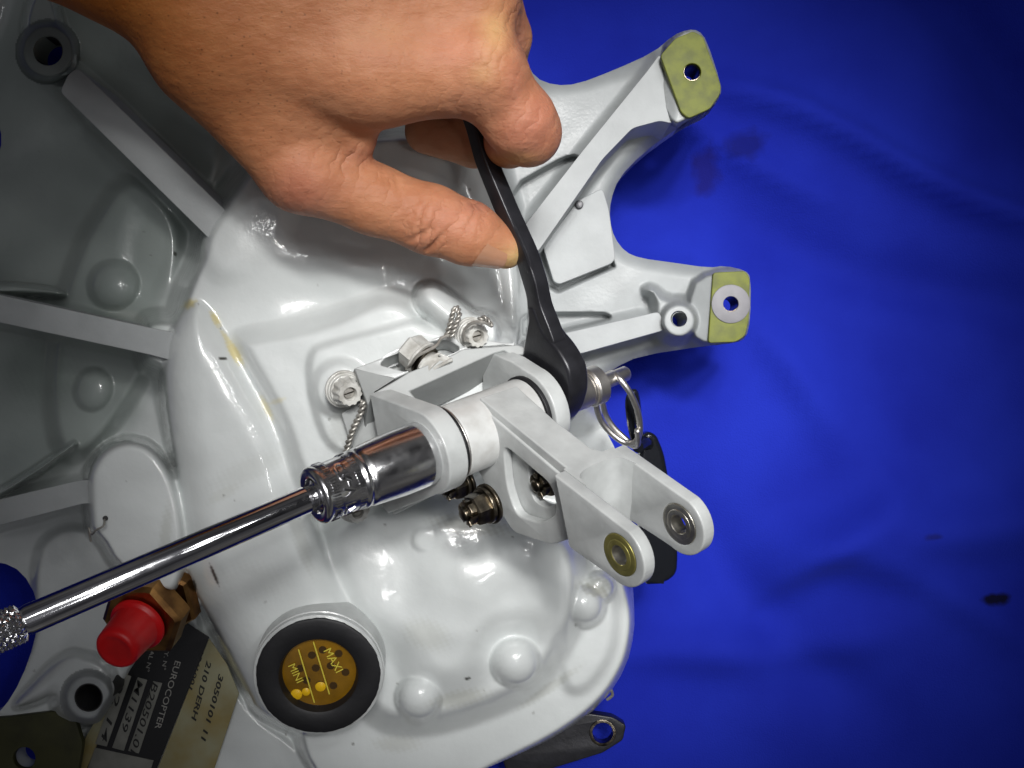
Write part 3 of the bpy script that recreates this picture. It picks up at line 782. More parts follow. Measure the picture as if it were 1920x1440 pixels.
def sg_text(s, xa, ya, xb, yb, size):
    a_ = np.array(sgp(xa, ya)); b_ = np.array(sgp(xb, yb)); dv = nrm(b_ - a_); xw = gf[1] * dv[0] + gf[2] * dv[1]
    fr = frame(loc(gf, [(a_[0], a_[1], .07)])[0], SGn, xw); v, f = text_mesh(s, fr, size, .015); mesh('gauge_lettering', v, f, M['gline'], gearbox, False)
sg_text('MAXI', 606, 1218, 634, 1266, .40)
sg_text('MINI', 540, 1246, 566, 1296, .36)

# ------------------------------------------------------------------ data plates
dz = 3.62
def pl(name, px, z, t, m, par=gearbox, corner=.03, label=None): return px_plate(name, px, z, t, m, par, (), .01, corner, label=label)[0]
dplate = pl('data_plate', [(322, 1150), (392, 1195), (294, 1440), (278, 1500), (140, 1500), (163, 1440), (250, 1240)], dz, .06, M['plateblack'], label='black maker plate with engraved grey fields')
lplate = pl('cream_label', [(392, 1197), (425, 1245), (448, 1300), (402, 1440), (382, 1500), (276, 1500), (296, 1440)], dz - .02, .05, M['cream'], label='cream strip with handwritten part numbers')
pl('cream_label', [(250, 1245), (163, 1440), (140, 1500), (110, 1500), (150, 1400), (215, 1290)], dz - .02, .05, M['cream'])
for px in [[(226, 1262), (246, 1268), (200, 1400), (178, 1395)], [(258, 1270), (276, 1275), (232, 1408), (210, 1402)], [(287, 1277), (304, 1281), (260, 1413), (240, 1408)],
           [(178, 1402), (288, 1426), (274, 1470), (160, 1452)]]:
    pl('plate_field', px, dz + .02, .03, M['plategrey'], dplate)
def dtext(s, xa, ya, xb, yb, size, m, z=dz + .03, shear=0, par=None, bold=0, xs=1.0):
    a_ = P(xa, ya, z); b_ = P(xb, yb, z); fr = frame(a_, (0, 0, 1), b_ - a_)
    v, f = text_mesh(s, fr, size, .01, xs, shear, bold)
    # stretch to the traced length
    k = np.linalg.norm(b_ - a_) / max(((v - a_) @ fr[1]).max(), 1e-6); v = v + np.outer(((v - a_) @ fr[1]) * (k - 1), fr[1])
    mesh('lettering', v, f, M[m], par or dplate, False)
dtext('EUROCOPTER', 329, 1237, 290, 1365, .33, 'platetext', dz + .008)
dtext('ASSY. N\u00b0', 314, 1196, 303, 1255, .22, 'platetext', dz + .008)
dtext('SERIAL N\u00b0', 290, 1190, 272, 1258, .22, 'platetext', dz + .008)
dtext('B20501.01', 287, 1276, 243, 1412, .36, 'ink', shear=.2, bold=.002)
dtext('M1139', 259, 1272, 226, 1370, .35, 'ink', shear=.2, bold=.002)
dtext('02 14', 224, 1270, 188, 1388, .36, 'ink', shear=.2, bold=.002)
dtext('3050101 11', 411, 1262, 376, 1388, .28, 'ink', dz + .012, .2, lplate, .006)
dtext('210 DERH', 388, 1238, 358, 1350, .28, 'ink', dz + .012, .2, lplate, .006)
dtext('13/1001', 376, 1214, 352, 1292, .24, 'ink', dz + .012, .2, lplate, .004)

# ------------------------------------------------------------------ painted castle bolts
def castle_bolt(px, py, z, ax, sc, parent=gearbox, m='boltpaint', base=True, name='castle_nut', hole=True):
    ax = nrm(ax); fr = frame(P(px, py, z), ax, (0, 1, 0))
    if base:
        for k, (a0, a1, r) in enumerate([(-.85, -.72, .66), (-.72, -.60, .60), (-.60, -.46, .55)]):
            v, f = lathe(fr, bevprof(a0 * sc, a1 * sc, r * sc, .035 * sc), 48); mesh('bolt_washer', v, f, M[m], parent)
    def scal(th, i): return 1 + (.055 * np.cos(th * 12) if 2 <= i <= 9 else 0)
    v, f = lathe(fr, [(-.5 * sc, .3 * sc), (-.5 * sc, .5 * sc), (-.34 * sc, .5 * sc), (-.24 * sc, .42 * sc), (-.05 * sc, .42 * sc), (0, .39 * sc), (0, .24 * sc), (-.1 * sc, .21 * sc), (-.4 * sc, .20 * sc)],
                 72, close=True, mod=lambda th, i: 1 + (.06 * np.cos(th * 12) if 1 <= i <= 5 else 0)); nut = mesh(name, v, f, M[m], parent, True, 45)
    v, f = lathe(fr, bevprof(-.5 * sc, -.16 * sc, .19 * sc, .03 * sc), 32); st = mesh('bolt_end', v, f, M['wire'], parent)
    fb = frame(P(px, py, z) - ax * .15 * sc, ax, (1, .2, 0)); v, f = plate(fb, [[(-.17 * sc, -.02), (.17 * sc, -.02), (.17 * sc, .02), (-.17 * sc, .02)]], .02, .002, 0); mesh('cotter_pin', v, f, M['bronze_steel'], parent)


castle_bolt(657, 739, 12.0, (.42, -.22, .88), .92)
castle_bolt(897, 631, 11.8, (.42, -.15, .90), .84)
castle_bolt(671, 962, 11.4, (.32, -.22, .92), .80)

# ------------------------------------------------------------------ bracket that carries the pin
bracket = empty('pivot_bracket', P(800, 760, 10), 'grey white forked bracket bolted on the gearbox, holding the pivot tube between two round ears', 'bracket')
def uplate(name, px, a0, a1, m, parent, holes=(), bevel=.05, corner=.15, label=None, dn=None):
    """slab across the pin axis from a1 (near) down to a0; outline in pixels on the near face, or in (d, n)"""
    fr = (A + a1 * U, D, N, U)
    if dn is None:
        pts = []
        for p in px:
            q = RP(p[0], p[1], a1) - A; pts.append((q @ D, q @ N) + tuple(p[2:]))
    else: pts = dn
    loops = [rounded(pts, corner) if corner else pts] + [circ(*h) for h in holes]
    v, f = plate(fr, loops, a1 - a0, bevel)
    return mesh(name, v, f, m, parent, True, 40, label)


def arc(cx, cy, r, a, b, n=14): return [(cx + r * math.cos(math.radians(t)), cy + r * math.sin(math.radians(t))) for t in np.linspace(a, b, n)]


RE = 1.28
q_ = RP(699, 737, 2.5) - A; c1 = (q_ @ D, q_ @ N); q_ = RP(716, 830, 2.5) - A; c2 = (q_ @ D, q_ @ N); q_ = RP(722, 950, 2.5) - A; c3 = (q_ @ D, q_ @ N)
ear = [c1 + (), *[(x, y) for x, y in arc(0, 0, RE, 100, -62, 22)], (c3[0] + .35, c3[1]), c3, c2]
uplate('bracket_ear', None, 1.95, 2.62, M['paint'], bracket, [(0, 0, .62)], .06, 0, dn=ear)
q_ = RP(935, 636, -1.2) - A; e1 = (q_ @ D, q_ @ N)
ear2 = [(-2.4, .85), (-1.9, 1.15), (-1.0, 1.30), *[(x, y) for x, y in arc(0, 0, RE + .04, 98, -80, 22)], (-1.6, -2.4), (-2.4, -2.0)]
uplate('bracket_ear', None, -1.85, -1.3, M['paint'], bracket, [(0, 0, .62)], .06, 0, dn=ear2)


# top web with its long rim, made of the top outline dropped by its depth
zt = {'a': 12.75, 'b': 12.2, 'c': 11.65, 'd': 11.4}
top = np.array([P(699, 737, 12.72), P(746, 710, 12.45), P(765, 698, 12.38), P(848, 665, 12.0), P(868, 654, 11.9), P(970, 646, 11.55), P(1008, 660, 11.5), P(962, 668, 11.62), P(944, 657, 11.66), P(926, 662, 11.72), P(768, 733, 12.55), P(790, 760, 12.62), P(740, 765, 12.72)])
hull('bracket_web', top, top + np.array([.20, -.75, -1.7]), M['dullpaint'], bracket, .05)  # web wall in darkened paint, standing in for its shade
# base frame around the pocket
def pz(x, y): return 11.95 - .0016 * (x - 700) - .0006 * (y - 690)
fo = [(664, 690), (684, 683), (760, 654), (830, 628), (880, 632), (968, 646), (868, 656), (848, 667), (764, 699), (742, 709), (700, 731), (676, 712)]
fi = [(712, 684), (718, 675), (727, 667), (760, 652), (828, 636), (845, 640), (861, 650), (860, 656), (846, 664), (800, 680), (764, 695), (756, 696)]
o0 = P(760, 690, 11.75); tn = nrm(np.cross(P(700, 730, 12.0) - P(850, 660, 11.6), P(840, 630, 11.45) - P(850, 660, 11.6))); tn = tn if tn[2] > 0 else -tn
fr = frame(o0, tn)
def l2(x, y): q = RP(x, y, 0, o0, tn) - o0; return (q @ fr[1], q @ fr[2])
v, f = plate(fr, [rounded([l2(*p) for p in fo], .1), rounded([l2(*p) for p in fi], .12)], 1.0, .05); mesh('base_flange', v, f, M['paint'], bracket, True, 40)
# gusset and the plate below the ear
hull('gusset', np.array([P(664, 690, 11.9), P(700, 700, 12.0), P(742, 709, 12.3), P(700, 735, 12.55), P(690, 760, 12.3)]), np.array([P(660, 700, 10.2), P(700, 700, 10.2), P(742, 709, 10.2), P(705, 830, 10.2), P(680, 830, 10.2)]), M['dullpaint'], bracket, .04)
hull('foot', np.array([P(640, 775, 11.0), P(700, 740, 11.2), P(730, 850, 11.5), P(760, 920, 11.6), P(860, 905, 11.0), P(740, 965, 10.9), P(668, 860, 11.0)]), np.array([P(636, 775, 9.5), P(700, 740, 9.5), P(730, 850, 9.5), P(760, 920, 9.5), P(860, 905, 9.5), P(738, 965, 9.5), P(660, 860, 9.5)]), M['paint'], bracket, .06)
# nut in the pocket, its tab washer and wire
nf = frame(P(790, 664, 11.75), nrm((.78, .34, .1) * np.array([-1, -1, 1]) + np.array([1.1, .1, .65])), (0, 0, 1))
nx = nrm((.75, -.62, .35)); nf = frame(P(786, 668, 11.6), -nx, (0, 0, 1))
v, f = lathe(nf, [(-.05, .3), (-.05, .50), (0, .55), (.42, .55), (.5, .48), (.52, .3), (.52, .001)], 48, mod=lambda th, i: hexmod(th) if 1 <= i <= 4 else 1); mesh('pocket_nut', v, f, M['boltpaint'], bracket)
v, f = lathe(nf, bevprof(-.16, -.06, .60, .03), 40); mesh('pocket_washer', v, f, M['boltpaint'], bracket)
v, f = lathe(nf, bevprof(-.34, -.17, .52, .03), 40); mesh('pocket_washer', v, f, M['bronze_steel'], bracket)
v, f = lathe(nf, bevprof(-.75, -.30, .42, .03), 40); mesh('bolt_shank', v, f, M['boltpaint'], bracket)
px_plate('lock_tab', [(784, 690), (800, 672), (822, 661), (847, 672), (850, 678), (814, 691), (806, 684), (795, 694)], 12.12, .07, M['boltpaint'], bracket, [(824, 668, .04)], .02, .03, tilt=(.1, -.25, .96))
px_plate('lock_tab', [(812, 690), (848, 672), (849, 677), (813, 695)], 12.2, .1, M['boltpaint'], bracket, (), .02, .02, tilt=(.1, -.4, .9))


def twisted(name, pts, r, pitch, parent, m='wire', n=14):
    c = spline(pts, n); seg = np.r_[0, np.cumsum(np.linalg.norm(np.diff(c, axis=0), axis=1))]
    ss = np.linspace(0, seg[-1], max(int(seg[-1] / pitch * 10), 12)); c = np.stack([np.interp(ss, seg, c[:, k]) for k in range(3)], 1)
    t = np.gradient(c, axis=0); t /= np.linalg.norm(t, axis=1, keepdims=True); x = np.cross(t, [0, 0, 1.]); x /= np.linalg.norm(x, axis=1, keepdims=True) + 1e-9; y = np.cross(t, x)
    parts = []
    for ph in (0, math.pi):
        a = ss / pitch * 2 * math.pi + ph; parts.append(tube(c + r * (np.cos(a)[:, None] * x + np.sin(a)[:, None] * y), r * .95, 6))
    v, f = merge(*parts); return mesh(name, v, f, M[m], parent, True, 180)


lw = empty('lock_wire', P(860, 600, 11), 'twisted grey safety wire tied round the castle nut above the bracket', 'wire')
twisted('wire_twist', [P(838, 628, 12.0), P(845, 605, 12.1), P(850, 585, 12.1), P(856, 576, 12.0)], .052, .32, lw)
twisted('wire_twist', [P(856, 576, 12.0), P(861, 590, 12.2), P(852, 615, 12.2), P(846, 632, 12.1)], .052, .32, lw)
v, f = tube(spline([P(846, 628, 12.05), P(828, 634, 12.15), P(818, 648, 12.35), P(800, 658, 12.5), P(782, 668, 12.45), P(770, 684, 12.1), P(762, 692, 11.8)], 8), .05, 8); mesh('wire_loop', v, f, M['wire'], lw)
v, f = tube(spline([P(872, 640, 12.0), P(870, 622, 12.2), P(884, 606, 12.35), P(905, 604, 12.4), P(922, 612, 12.2)], 8), .05, 8); mesh('wire_loop', v, f, M['wire'], lw)
twisted('wire_twist', [P(898, 600, 12.3), P(910, 597, 12.3), P(922, 612, 12.2)], .05, .3, lw)
lw2 = empty('lock_wire', P(664, 790, 11), 'twisted safety wire running down from the left castle nut to the socket', 'wire')
twisted('wire_twist', [P(681, 752, 11.9), P(676, 776, 11.8), P(664, 800, 11.7), P(654, 828, 11.6), P(648, 850, 11.4)], .06, .36, lw2)
lw3 = empty('lock_wire', P(185, 985, 9), 'small loop of lock wire through a hole in the round boss at left', 'wire')
v, f = tube(spline([P(196, 974, 9.3), P(194, 986, 9.55), P(180, 994, 9.5), P(172, 1002, 9.2), P(166, 990, 9.1), P(170, 1015, 8.9)], 8), .035, 8); mesh('wire_loop', v, f, M['wire'], lw3)
v, f = lathe(frame(P(197, 972, 9.28), (0, 0, 1)), bevprof(-.05, .01, .085, .01), 20); mesh('wire_hole', v, f, M['dark'], gearbox)  # flat dark disc stands in for the shaded hole

# ------------------------------------------------------------------ lever
lever = empty('lever_arm', A - np.array([0, 0, 1.5]), 'white forked lever pivoting on the bracket pin, its two prongs with bearings', 'lever')
ax = (A, D, N, U)
v, f = lathe(ax, bevprof(-1.12, 1.72, 1.10, .05, .55), 72, True); mesh('pivot_tube', v, f, M['paint_dirty'], lever)
v, f = lathe(ax, bevprof(1.74, 1.80, 1.14, .02, .55), 64, True); mesh('seal_ring', v, f, M['steel'], lever)
v, f = lathe(ax, bevprof(1.83, 1.90, 1.17, .02, .55), 64, True); mesh('seal_ring', v, f, M['rubber'], lever)
v, f = lathe(ax, bevprof(-1.28, -1.13, 1.16, .03, .55), 64, True); mesh('seal_ring', v, f, M['rubber'], lever)
# triangular web with its lightening hole
web = [(.2, .95, .1), (3.9, .62, .1), (4.6, -.95, .1), (3.6, -1.9, .2), (1.9, -2.55, .3), (.9, -2.0, .3), (-.3, -1.0, .2)]
hole = rounded([(1.25, .25), (3.45, .1), (3.75, -.7), (3.1, -1.45), (2.0, -1.85), (1.5, -1.1)], .35)
fr = (A + .42 * U, D, N, U); v, f = plate(fr, [rounded(web, .2)], .35, .05)
hole_in = rounded([(2.0, -.05), (3.2, .0), (3.5, -.6), (2.9, -1.15), (2.35, -1.2)], .3)
v, f = plate(fr, [rounded(web, .2), hole_in], .30, .04); mesh('lever_web', v, f, M['paint'], lever, True, 40)
fr = (A + .72 * U, D, N, U); v, f = plate(fr, [rounded(web, .2), hole], .30, .06); mesh('lever_frame', v, f, M['paint'], lever, True, 40)
fr = (A - .1 * U, D, N, U)
# upper flange of the arm
fl = np.array([Q(.0, 1.18, .66), Q(2.0, 1.06, .66), Q(4.05, .93, .66), Q(4.25, .93, -1.02), Q(4.0, .93, -.78), Q(3.6, .95, -.52), Q(2.0, 1.06, -.50), Q(0.1, 1.18, -.66)])
fb = np.array([Q(.0, .80, .66), Q(2.0, .72, .66), Q(4.05, .6, .66), Q(4.25, .6, -1.02), Q(4.0, .6, -.78), Q(3.6, .6, -.52), Q(2.0, .72, -.50), Q(0.1, .8, -.66)])
hull('lever_flange', fl, fb, M['paint'], lever, .05)
# fork: block and two prongs
RL = .90
def prong(a0, a1):
    o = [(3.95, .93)] + [(6.62 + RL * math.cos(t), RL * math.sin(t) - .02) for t in np.radians(np.linspace(76, -100, 20))] + [(5.9, -.93), (4.75, -1.02)]
    if a1 < 0: o = [(3.95, .93)] + o[1:]
    fr = (A + a1 * U, D, N, U); v, f = plate(fr, [rounded([o[0] + (.05,)] + o[1:-2] + [o[-2] + (.2,), o[-1] + (.1,)], .03, 2), circ(6.62, -.02, .58)], a1 - a0, .05)
    return mesh('fork_prong', v, f, M['paint'], lever, True, 40)
prong(.74, 1.13); prong(-1.44, -1.04)
blk = [(3.92, .935), (4.6, .92), (4.95, .55), (5.15, -.2), (5.15, -1.0), (4.7, -1.02), (4.1, -.9)]
fr = (A + .60 * U, D, N, U)
def saddle():
    # concave fork root: thick in the middle of d at the prongs, thin between them
    n = 17; V = []; Fc = []
    for i, a in enumerate(np.linspace(.76, -1.06, n)):
        t = (i / (n - 1) - .5) * 2; dd = 4.22 + .6 * (1 - math.sqrt(max(0, 1 - abs(t) ** 4)))
        for (d_, n_) in [(3.9, .935), (dd, .925), (dd + .02, .3), (dd + .1, -.35), (dd + .1, -1.02), (3.95, -1.0)]: V.append(Q(d_, n_, a))
    k = 6
    for i in range(n - 1):
        for j in range(k): Fc.append([i * k + j, i * k + (j + 1) % k, (i + 1) * k + (j + 1) % k, (i + 1) * k + j])
    Fc.append(list(range(k))[::-1]); Fc.append([(n - 1) * k + j for j in range(k)])
    mesh('fork_root', V, Fc, M['paint'], lever, True, 50)
saddle()
def bearing(a_face, sgn, outer, inner):
    b0 = (A + 6.62 * D - .02 * N + a_face * U, D, N, U)
    v, f = lathe(b0, bevprof(-.35, .015, .585, .02, .40), 56, True); br = mesh('bearing', v, f, M[outer], lever)
    v, f = lathe(b0, bevprof(-.35, .0, .475, .015, .44), 56, True); mesh('bearing_groove', v, f, M['dark'], br)
    v, f = lathe(b0, bevprof(-.38, .03, .43, .03, .27), 56, True); mesh('bearing_race', v, f, M[inner], br)
bearing(1.13, 1, 'cad', 'cad'); bearing(-1.04, 1, 'race', 'race')
b0 = (A + 6.62 * D - .02 * N + 1.13 * U, D, N, U)
v, f = lathe(b0, bevprof(-.39, .02, .285, .01, .262), 40, True); mesh('bearing_bore', v, f, M['race'], lever)

# dark steel nuts below the tube
def dark_nut(px, py, z, sc, axv=None):
    ax_ = U if axv is None else nrm(axv); g = empty('castellated_nut', P(px, py, z) - ax_, '', 'nut', None); fr = frame(P(px, py, z), ax_, (0, 1, 0))
    v, f = lathe(fr, bevprof(-.62 * sc, -.48 * sc, .74 * sc, .03), 48); mesh('washer', v, f, M['bronze_steel'], g)
    v, f = lathe(fr, bevprof(-.47 * sc, -.30 * sc, .66 * sc, .03), 48); mesh('washer', v, f, M['bronze_steel'], g)
    v, f = lathe(fr, [(-.30 * sc, .3 * sc), (-.30 * sc, .58 * sc), (-.05 * sc, .60 * sc), (.18 * sc, .56 * sc), (.24 * sc, .48 * sc), (.24 * sc, .3 * sc)], 60, mod=lambda th, i: hexmod(th)); mesh('nut_body', v, f, M['bronze_steel'], g, True, 25)
    for k in range(6):
        a0 = k * math.pi / 3
        pts = [(math.cos(t) * r * sc, math.sin(t) * r * sc) for r, ts in ((.45, (a0 - .36, a0, a0 + .36)), (.28, (a0 + .36, a0, a0 - .36))) for t in ts]
        v, f = plate((fr[0] + ax_ * .46 * sc, fr[1], fr[2], fr[3]), [pts], .24 * sc, .02); mesh('castle_tooth', v, f, M['bronze_steel'], g, True, 40)
    v, f = lathe(fr, bevprof(.1 * sc, .62 * sc, .24 * sc, .07), 32); mesh('stud_end', v, f, M['bronze_steel'], g)
    v, f = tube([fr[0] + ax_ * .4 * sc + fr[1] * t * sc for t in (-.5, .5)], .05 * sc, 8); mesh('split_pin', v, f, M['bronze_steel'], g)
    return g
g = dark_nut(893, 955, RP(893, 955, 1.75)[2], .84); g['label'] = 'oily brass toned castle nut below the pivot tube, nearest the camera'
g = dark_nut(852, 912, 11.8, .75); g['label'] = 'small dark castle nut half hidden behind the round bracket ear'
g = dark_nut(1026, 902, RP(1026, 902, .05)[2], .80); g['label'] = 'bolt head seen through the hole in the lever web'

# ------------------------------------------------------------------ pin, collar, split ring, tag
pin = empty('release_pin', A - 3 * U, 'polished steel quick release pin sticking out beyond the black spanner', 'pin')
v, f = lathe(ax, bevprof(-3.95, 2.62, .53, .04), 56); mesh('pin_shank', v, f, M['steel'], pin)
v, f = lathe(ax, [(-3.70, .3), (-3.70, .60), (-3.75, .64), (-4.12, .64), (-4.17, .58), (-4.17, .2)], 56); mesh('pin_collar', v, f, M['steel'], pin)
v, f = lathe(ax, [(-3.69, .3), (-3.68, .54), (-3.66, .56), (-3.60, .56), (-3.58, .53)], 56); mesh('pin_collar', v, f, M['steel'], pin)
v, f = lathe(ax, [(-4.3, .1), (-4.3, .25), (-5.36, .25), (-5.42, .21), (-5.42, .001)], 40); mesh('plunger', v, f, M['steel'], pin)
v, f = lathe(ax, bevprof(-3.56, -1.98, .58, .04), 56); mesh('pin_shoulder', v, f, M['steel'], pin)

ring = empty('split_ring', P(1165, 780, 8), 'bent steel split ring hanging from the release pin', 'ring')
def pr(x, y, z): return P(x, y, z)
loopA = [pr(1163, 712, 10.6), pr(1182, 738, 10.5), pr(1196, 772, 10.1), pr(1200, 806, 9.6), pr(1192, 828, 9.2), pr(1172, 830, 8.9), pr(1146, 812, 8.9), pr(1126, 786, 9.1), pr(1118, 752, 9.6), pr(1130, 712, 9.9), pr(1148, 700, 10.3)]
v, f = tube(spline(loopA, 8, True), .105, 10, True); mesh('ring_coil', v, f, M['steel'], ring, True, 180)
loopB = [pr(1129, 748, 9.4), pr(1136, 778, 8.9), pr(1152, 803, 8.7), pr(1174, 824, 8.7), pr(1186, 836, 8.9), pr(1196, 832, 9.3), pr(1195, 806, 9.8)]
v, f = tube(spline(loopB, 8), .10, 10); mesh('ring_coil', v, f, M['steel'], ring, True, 180)

tag = empty('plastic_tag', P(1235, 960, 3), 'glossy black plastic key tag hanging on the split ring behind the fork', 'tag')
to = [(1203, 820), (1215, 808), (1232, 816), (1246, 850), (1262, 940), (1272, 1040), (1270, 1076), (1252, 1092), (1215, 1098), (1206, 1090), (1200, 1000), (1196, 900)]
tp = rounded(to, 14, 4)
def tagz(x, y): return 7.6 - .0026 * (y - 810) - .010 * max(0, x - 1238)
tt_ = np.array([P(x, y, tagz(x, y)) for x, y in tp]); tb_ = tt_ - np.array([0, 0, 1.0])
if np.cross(tt_[1] - tt_[0], tt_[6] - tt_[1])[2] < 0: tt_ = tt_[::-1]; tb_ = tb_[::-1]
hull('tag_body', tt_, tb_, M['plastic'], tag, .28)
v, f = tube(spline([pr(1190, 825, 9.0), pr(1183, 790, 9.1), pr(1180, 752, 9.2), pr(1188, 736, 9.3), pr(1194, 760, 9.1), pr(1197, 800, 8.6), pr(1203, 840, 7.0), pr(1210, 880, 6.4)], 6), [.14] * 43, 8); mesh('tag_strap', v, f, M['plastic'], tag)
v, f = tube(spline([pr(1196, 838, 8.3), pr(1212, 830, 7.6), pr(1222, 850, 7.0), pr(1222, 890, 6.5)], 6), .22, 10); mesh('tag_strap', v, f, M['plastic'], tag)

# ------------------------------------------------------------------ socket wrench
sock = empty('socket_wrench', P(600, 930, 15), 'chrome socket on a long extension bar with knurled end, seated on the pivot pin', 'socket wrench')
def knock(th, i): return 1 + 0 * th
v, f = lathe(ax, [(2.60, .70), (2.60, .90), (2.66, .95), (2.9, .955), (3.6, .94), (4.6, .865), (4.72, .84), (4.76, .80), (4.80, .80), (4.84, .845), (4.92, .845), (4.96, .80), (5.02, .795), (6.02, .775), (6.06, .80), (6.16, .80), (6.22, .74), (6.24, .66), (6.20, .52), (6.0, .46)], 96)
mesh('socket_body', v, f, M['satin'], sock, True, 50)
ticks = []
for a_ in (5.10, 5.86):
    for k in range(60):
        t = k / 60 * 2 * math.pi
        if rng.random() < .12: continue
        c_ = np.array([math.cos(t), math.sin(t)]); s_ = np.array([-math.sin(t), math.cos(t)])
        V_ = [];
        for aa in (a_ - .09, a_ + .09):
            for rr, ss in ((.78, -.016), (.825, -.010), (.825, .010), (.78, .016)):
                q = c_ * rr + s_ * ss; V_.append([q[0], q[1], aa])
        ticks.append((loc(ax, V_), [[0, 1, 2, 3], [7, 6, 5, 4], [0, 4, 5, 1], [1, 5, 6, 2], [2, 6, 7, 3]]))
v, f = merge(*ticks); o = mesh('collar_ticks', v, f, M['chrome'], sock, True, 30); o['kind'] = 'stuff'
# raised stamp around the collar
tm, tf_ = text_mesh('CR-V 17 mm', (np.zeros(3), np.array([1., 0, 0]), np.array([0, 1., 0]), np.array([0, 0, 1.])), .42, .05, 1.15, 0, .01)
th0 = math.atan2((np.array([0, 0, 1.]) @ N), (np.array([0, 0, 1.]) @ D)) + .9
VV = []
for q in tm:
    a_ = 5.36 + q[1]; t = th0 - q[0] / .79; r_ = .785 + (q[2] + .025) * .7
    VV.append([r_ * math.cos(t), r_ * math.sin(t), a_])
mesh('stamp', loc(ax, VV), tf_, M['chrome'], sock, True, 30)
b0 = A + 5.9 * U; B1 = P(46, 1165, 19.6); bd = nrm(B1 - b0)
bf = frame(b0, bd, (0, 0, 1)); Lb = np.linalg.norm(B1 - b0)
v, f = lathe(bf, [(0, .45), (.24, .45), (.27, .36), (.42, .35), (.46, .36), (.52, .375), (Lb - .1, .375), (Lb - .03, .35), (Lb, .35), (Lb + .1, .35)], 72)
mesh('extension_bar', v, f, M['chrome'], sock, True, 50)
# knurl: crossed helical grooves
n1, n2 = 64, 120; TH = np.linspace(0, 2 * np.pi, n2, endpoint=False); AA = np.linspace(Lb + .02, Lb + 2.4, n1)
tt, aa = np.meshgrid(TH, AA); kn = 1 / 16 * 2 * np.pi
h_ = np.abs(((tt * 15 / (2 * np.pi) + aa * 5.0) % 1) - .5) + np.abs(((tt * 15 / (2 * np.pi) - aa * 5.0) % 1) - .5)
rr = .40 + .11 * (1 - h_)
edge = np.minimum((AA - AA[0]) / .08, 1)[:, None]; rr = .34 + (rr - .34) * edge
V_ = np.stack([rr * np.cos(tt), rr * np.sin(tt), aa], 2).reshape(-1, 3); ii = np.arange(n1 * n2).reshape(n1, n2)
j2 = np.roll(ii, -1, 1); Fk = np.stack([ii[:-1], j2[:-1], j2[1:], ii[1:]], 2).reshape(-1, 4).tolist(); Fk.append([int(i) for i in ii[-1]])
mesh('knurled_grip', loc(bf, V_), Fk, M['chrome'], sock, True, 30)

# ------------------------------------------------------------------ open ended spanner
span = empty('spanner', RP(1040, 690, -2.0) - np.array([0, 0, 1.]), 'black steel spanner pinched in the fingers, its head on the pivot pin', 'spanner')
hd_px = [(830, 130), (872, 242), (889, 305), (927, 400), (964, 482), (986, 556), (990, 600), (1005, 640), (1040, 650), (1030, 620), (1012, 575), (1003, 530), (985, 475), (949, 396), (911, 306), (890, 235), (858, 130)]
uplate('spanner_handle', hd_px, -2.58, -2.06, M['black_steel'], span, (), .07, .2)
sp_px = [(986, 575), (989, 598), (982, 640), (972, 700), (980, 760), (1010, 800), (1040, 802), (1060, 776), (1070, 738), (1066, 694), (1044, 655), (1017, 624), (1000, 575)]
uplate('spanner_head', sp_px, -2.80, -2.02, M['black_steel'], span, (), .13, .3)
def rail(a, off, r):
    pts = [RP(x + off, y, a) for x, y in [(860, 135), (891, 237), (912, 306), (950, 396), (986, 474), (1002, 530)]]
    v, f = tube(spline(pts, 6), r, 8); mesh('spanner_rail', v, f, M['black_steel'], span)
rail(-2.13, 1, .05); rail(-2.51, 1, .05)

# ------------------------------------------------------------------ brass fitting and red cap
fit = empty('brass_fitting', P(300, 1130, 6), 'brass hexagon pipe fitting with lock nut in the side of the gearbox', 'fitting')
p0 = P(318, 1100, 7.2); p1 = P(205, 1233, 10.9); fa = nrm(p1 - p0); LL = np.linalg.norm(p1 - p0)
ff = frame(p0, fa, (0, 0, 1))
v, f = lathe(ff, bevprof(-.8, .35, 1.30, .08), 48); mesh('painted_seat', v, f, M['paint'], fit)
v, f = lathe(ff, [(.3, .5), (.3, 1.36), (.42, 1.45), (.85, 1.45), (.97, 1.35), (.97, .5)], 60, mod=lambda th, i: hexmod(th) if 1 <= i <= 4 else 1); mesh('lock_nut', v, f, M['brass'], fit, True, 25)
v, f = lathe(ff, bevprof(.9, 1.25, .95, .06), 48); mesh('thread_washer', v, f, M['bronze_steel'], fit)
v, f = lathe(ff, [(1.2, .5), (1.2, 1.36), (1.32, 1.48), (2.0, 1.48), (2.14, 1.32), (2.14, .5)], 60, mod=lambda th, i: hexmod(th + .5) if 1 <= i <= 4 else 1); mesh('hexagon', v, f, M['brass'], fit, True, 25)
v, f = lathe(ff, bevprof(2.1, 2.7, .72, .03), 48); mesh('spigot', v, f, M['brass'], fit)
cap = empty('dust_cap', p0 + fa * 2.3, 'bright red plastic dust cap pushed on the brass fitting', 'cap')
v, f = lathe(ff, [(2.20, .6), (2.2, .90), (2.24, .95), (2.34, .95), (2.40, .90), (2.44, .82), (2.5, .80), (3.4, .74), (3.62, .72), (3.72, .66), (3.75, .55), (3.72, .50), (3.70, .3), (3.70, .001)], 72); mesh('cap_body', v, f, M['red'], cap, True, 50)

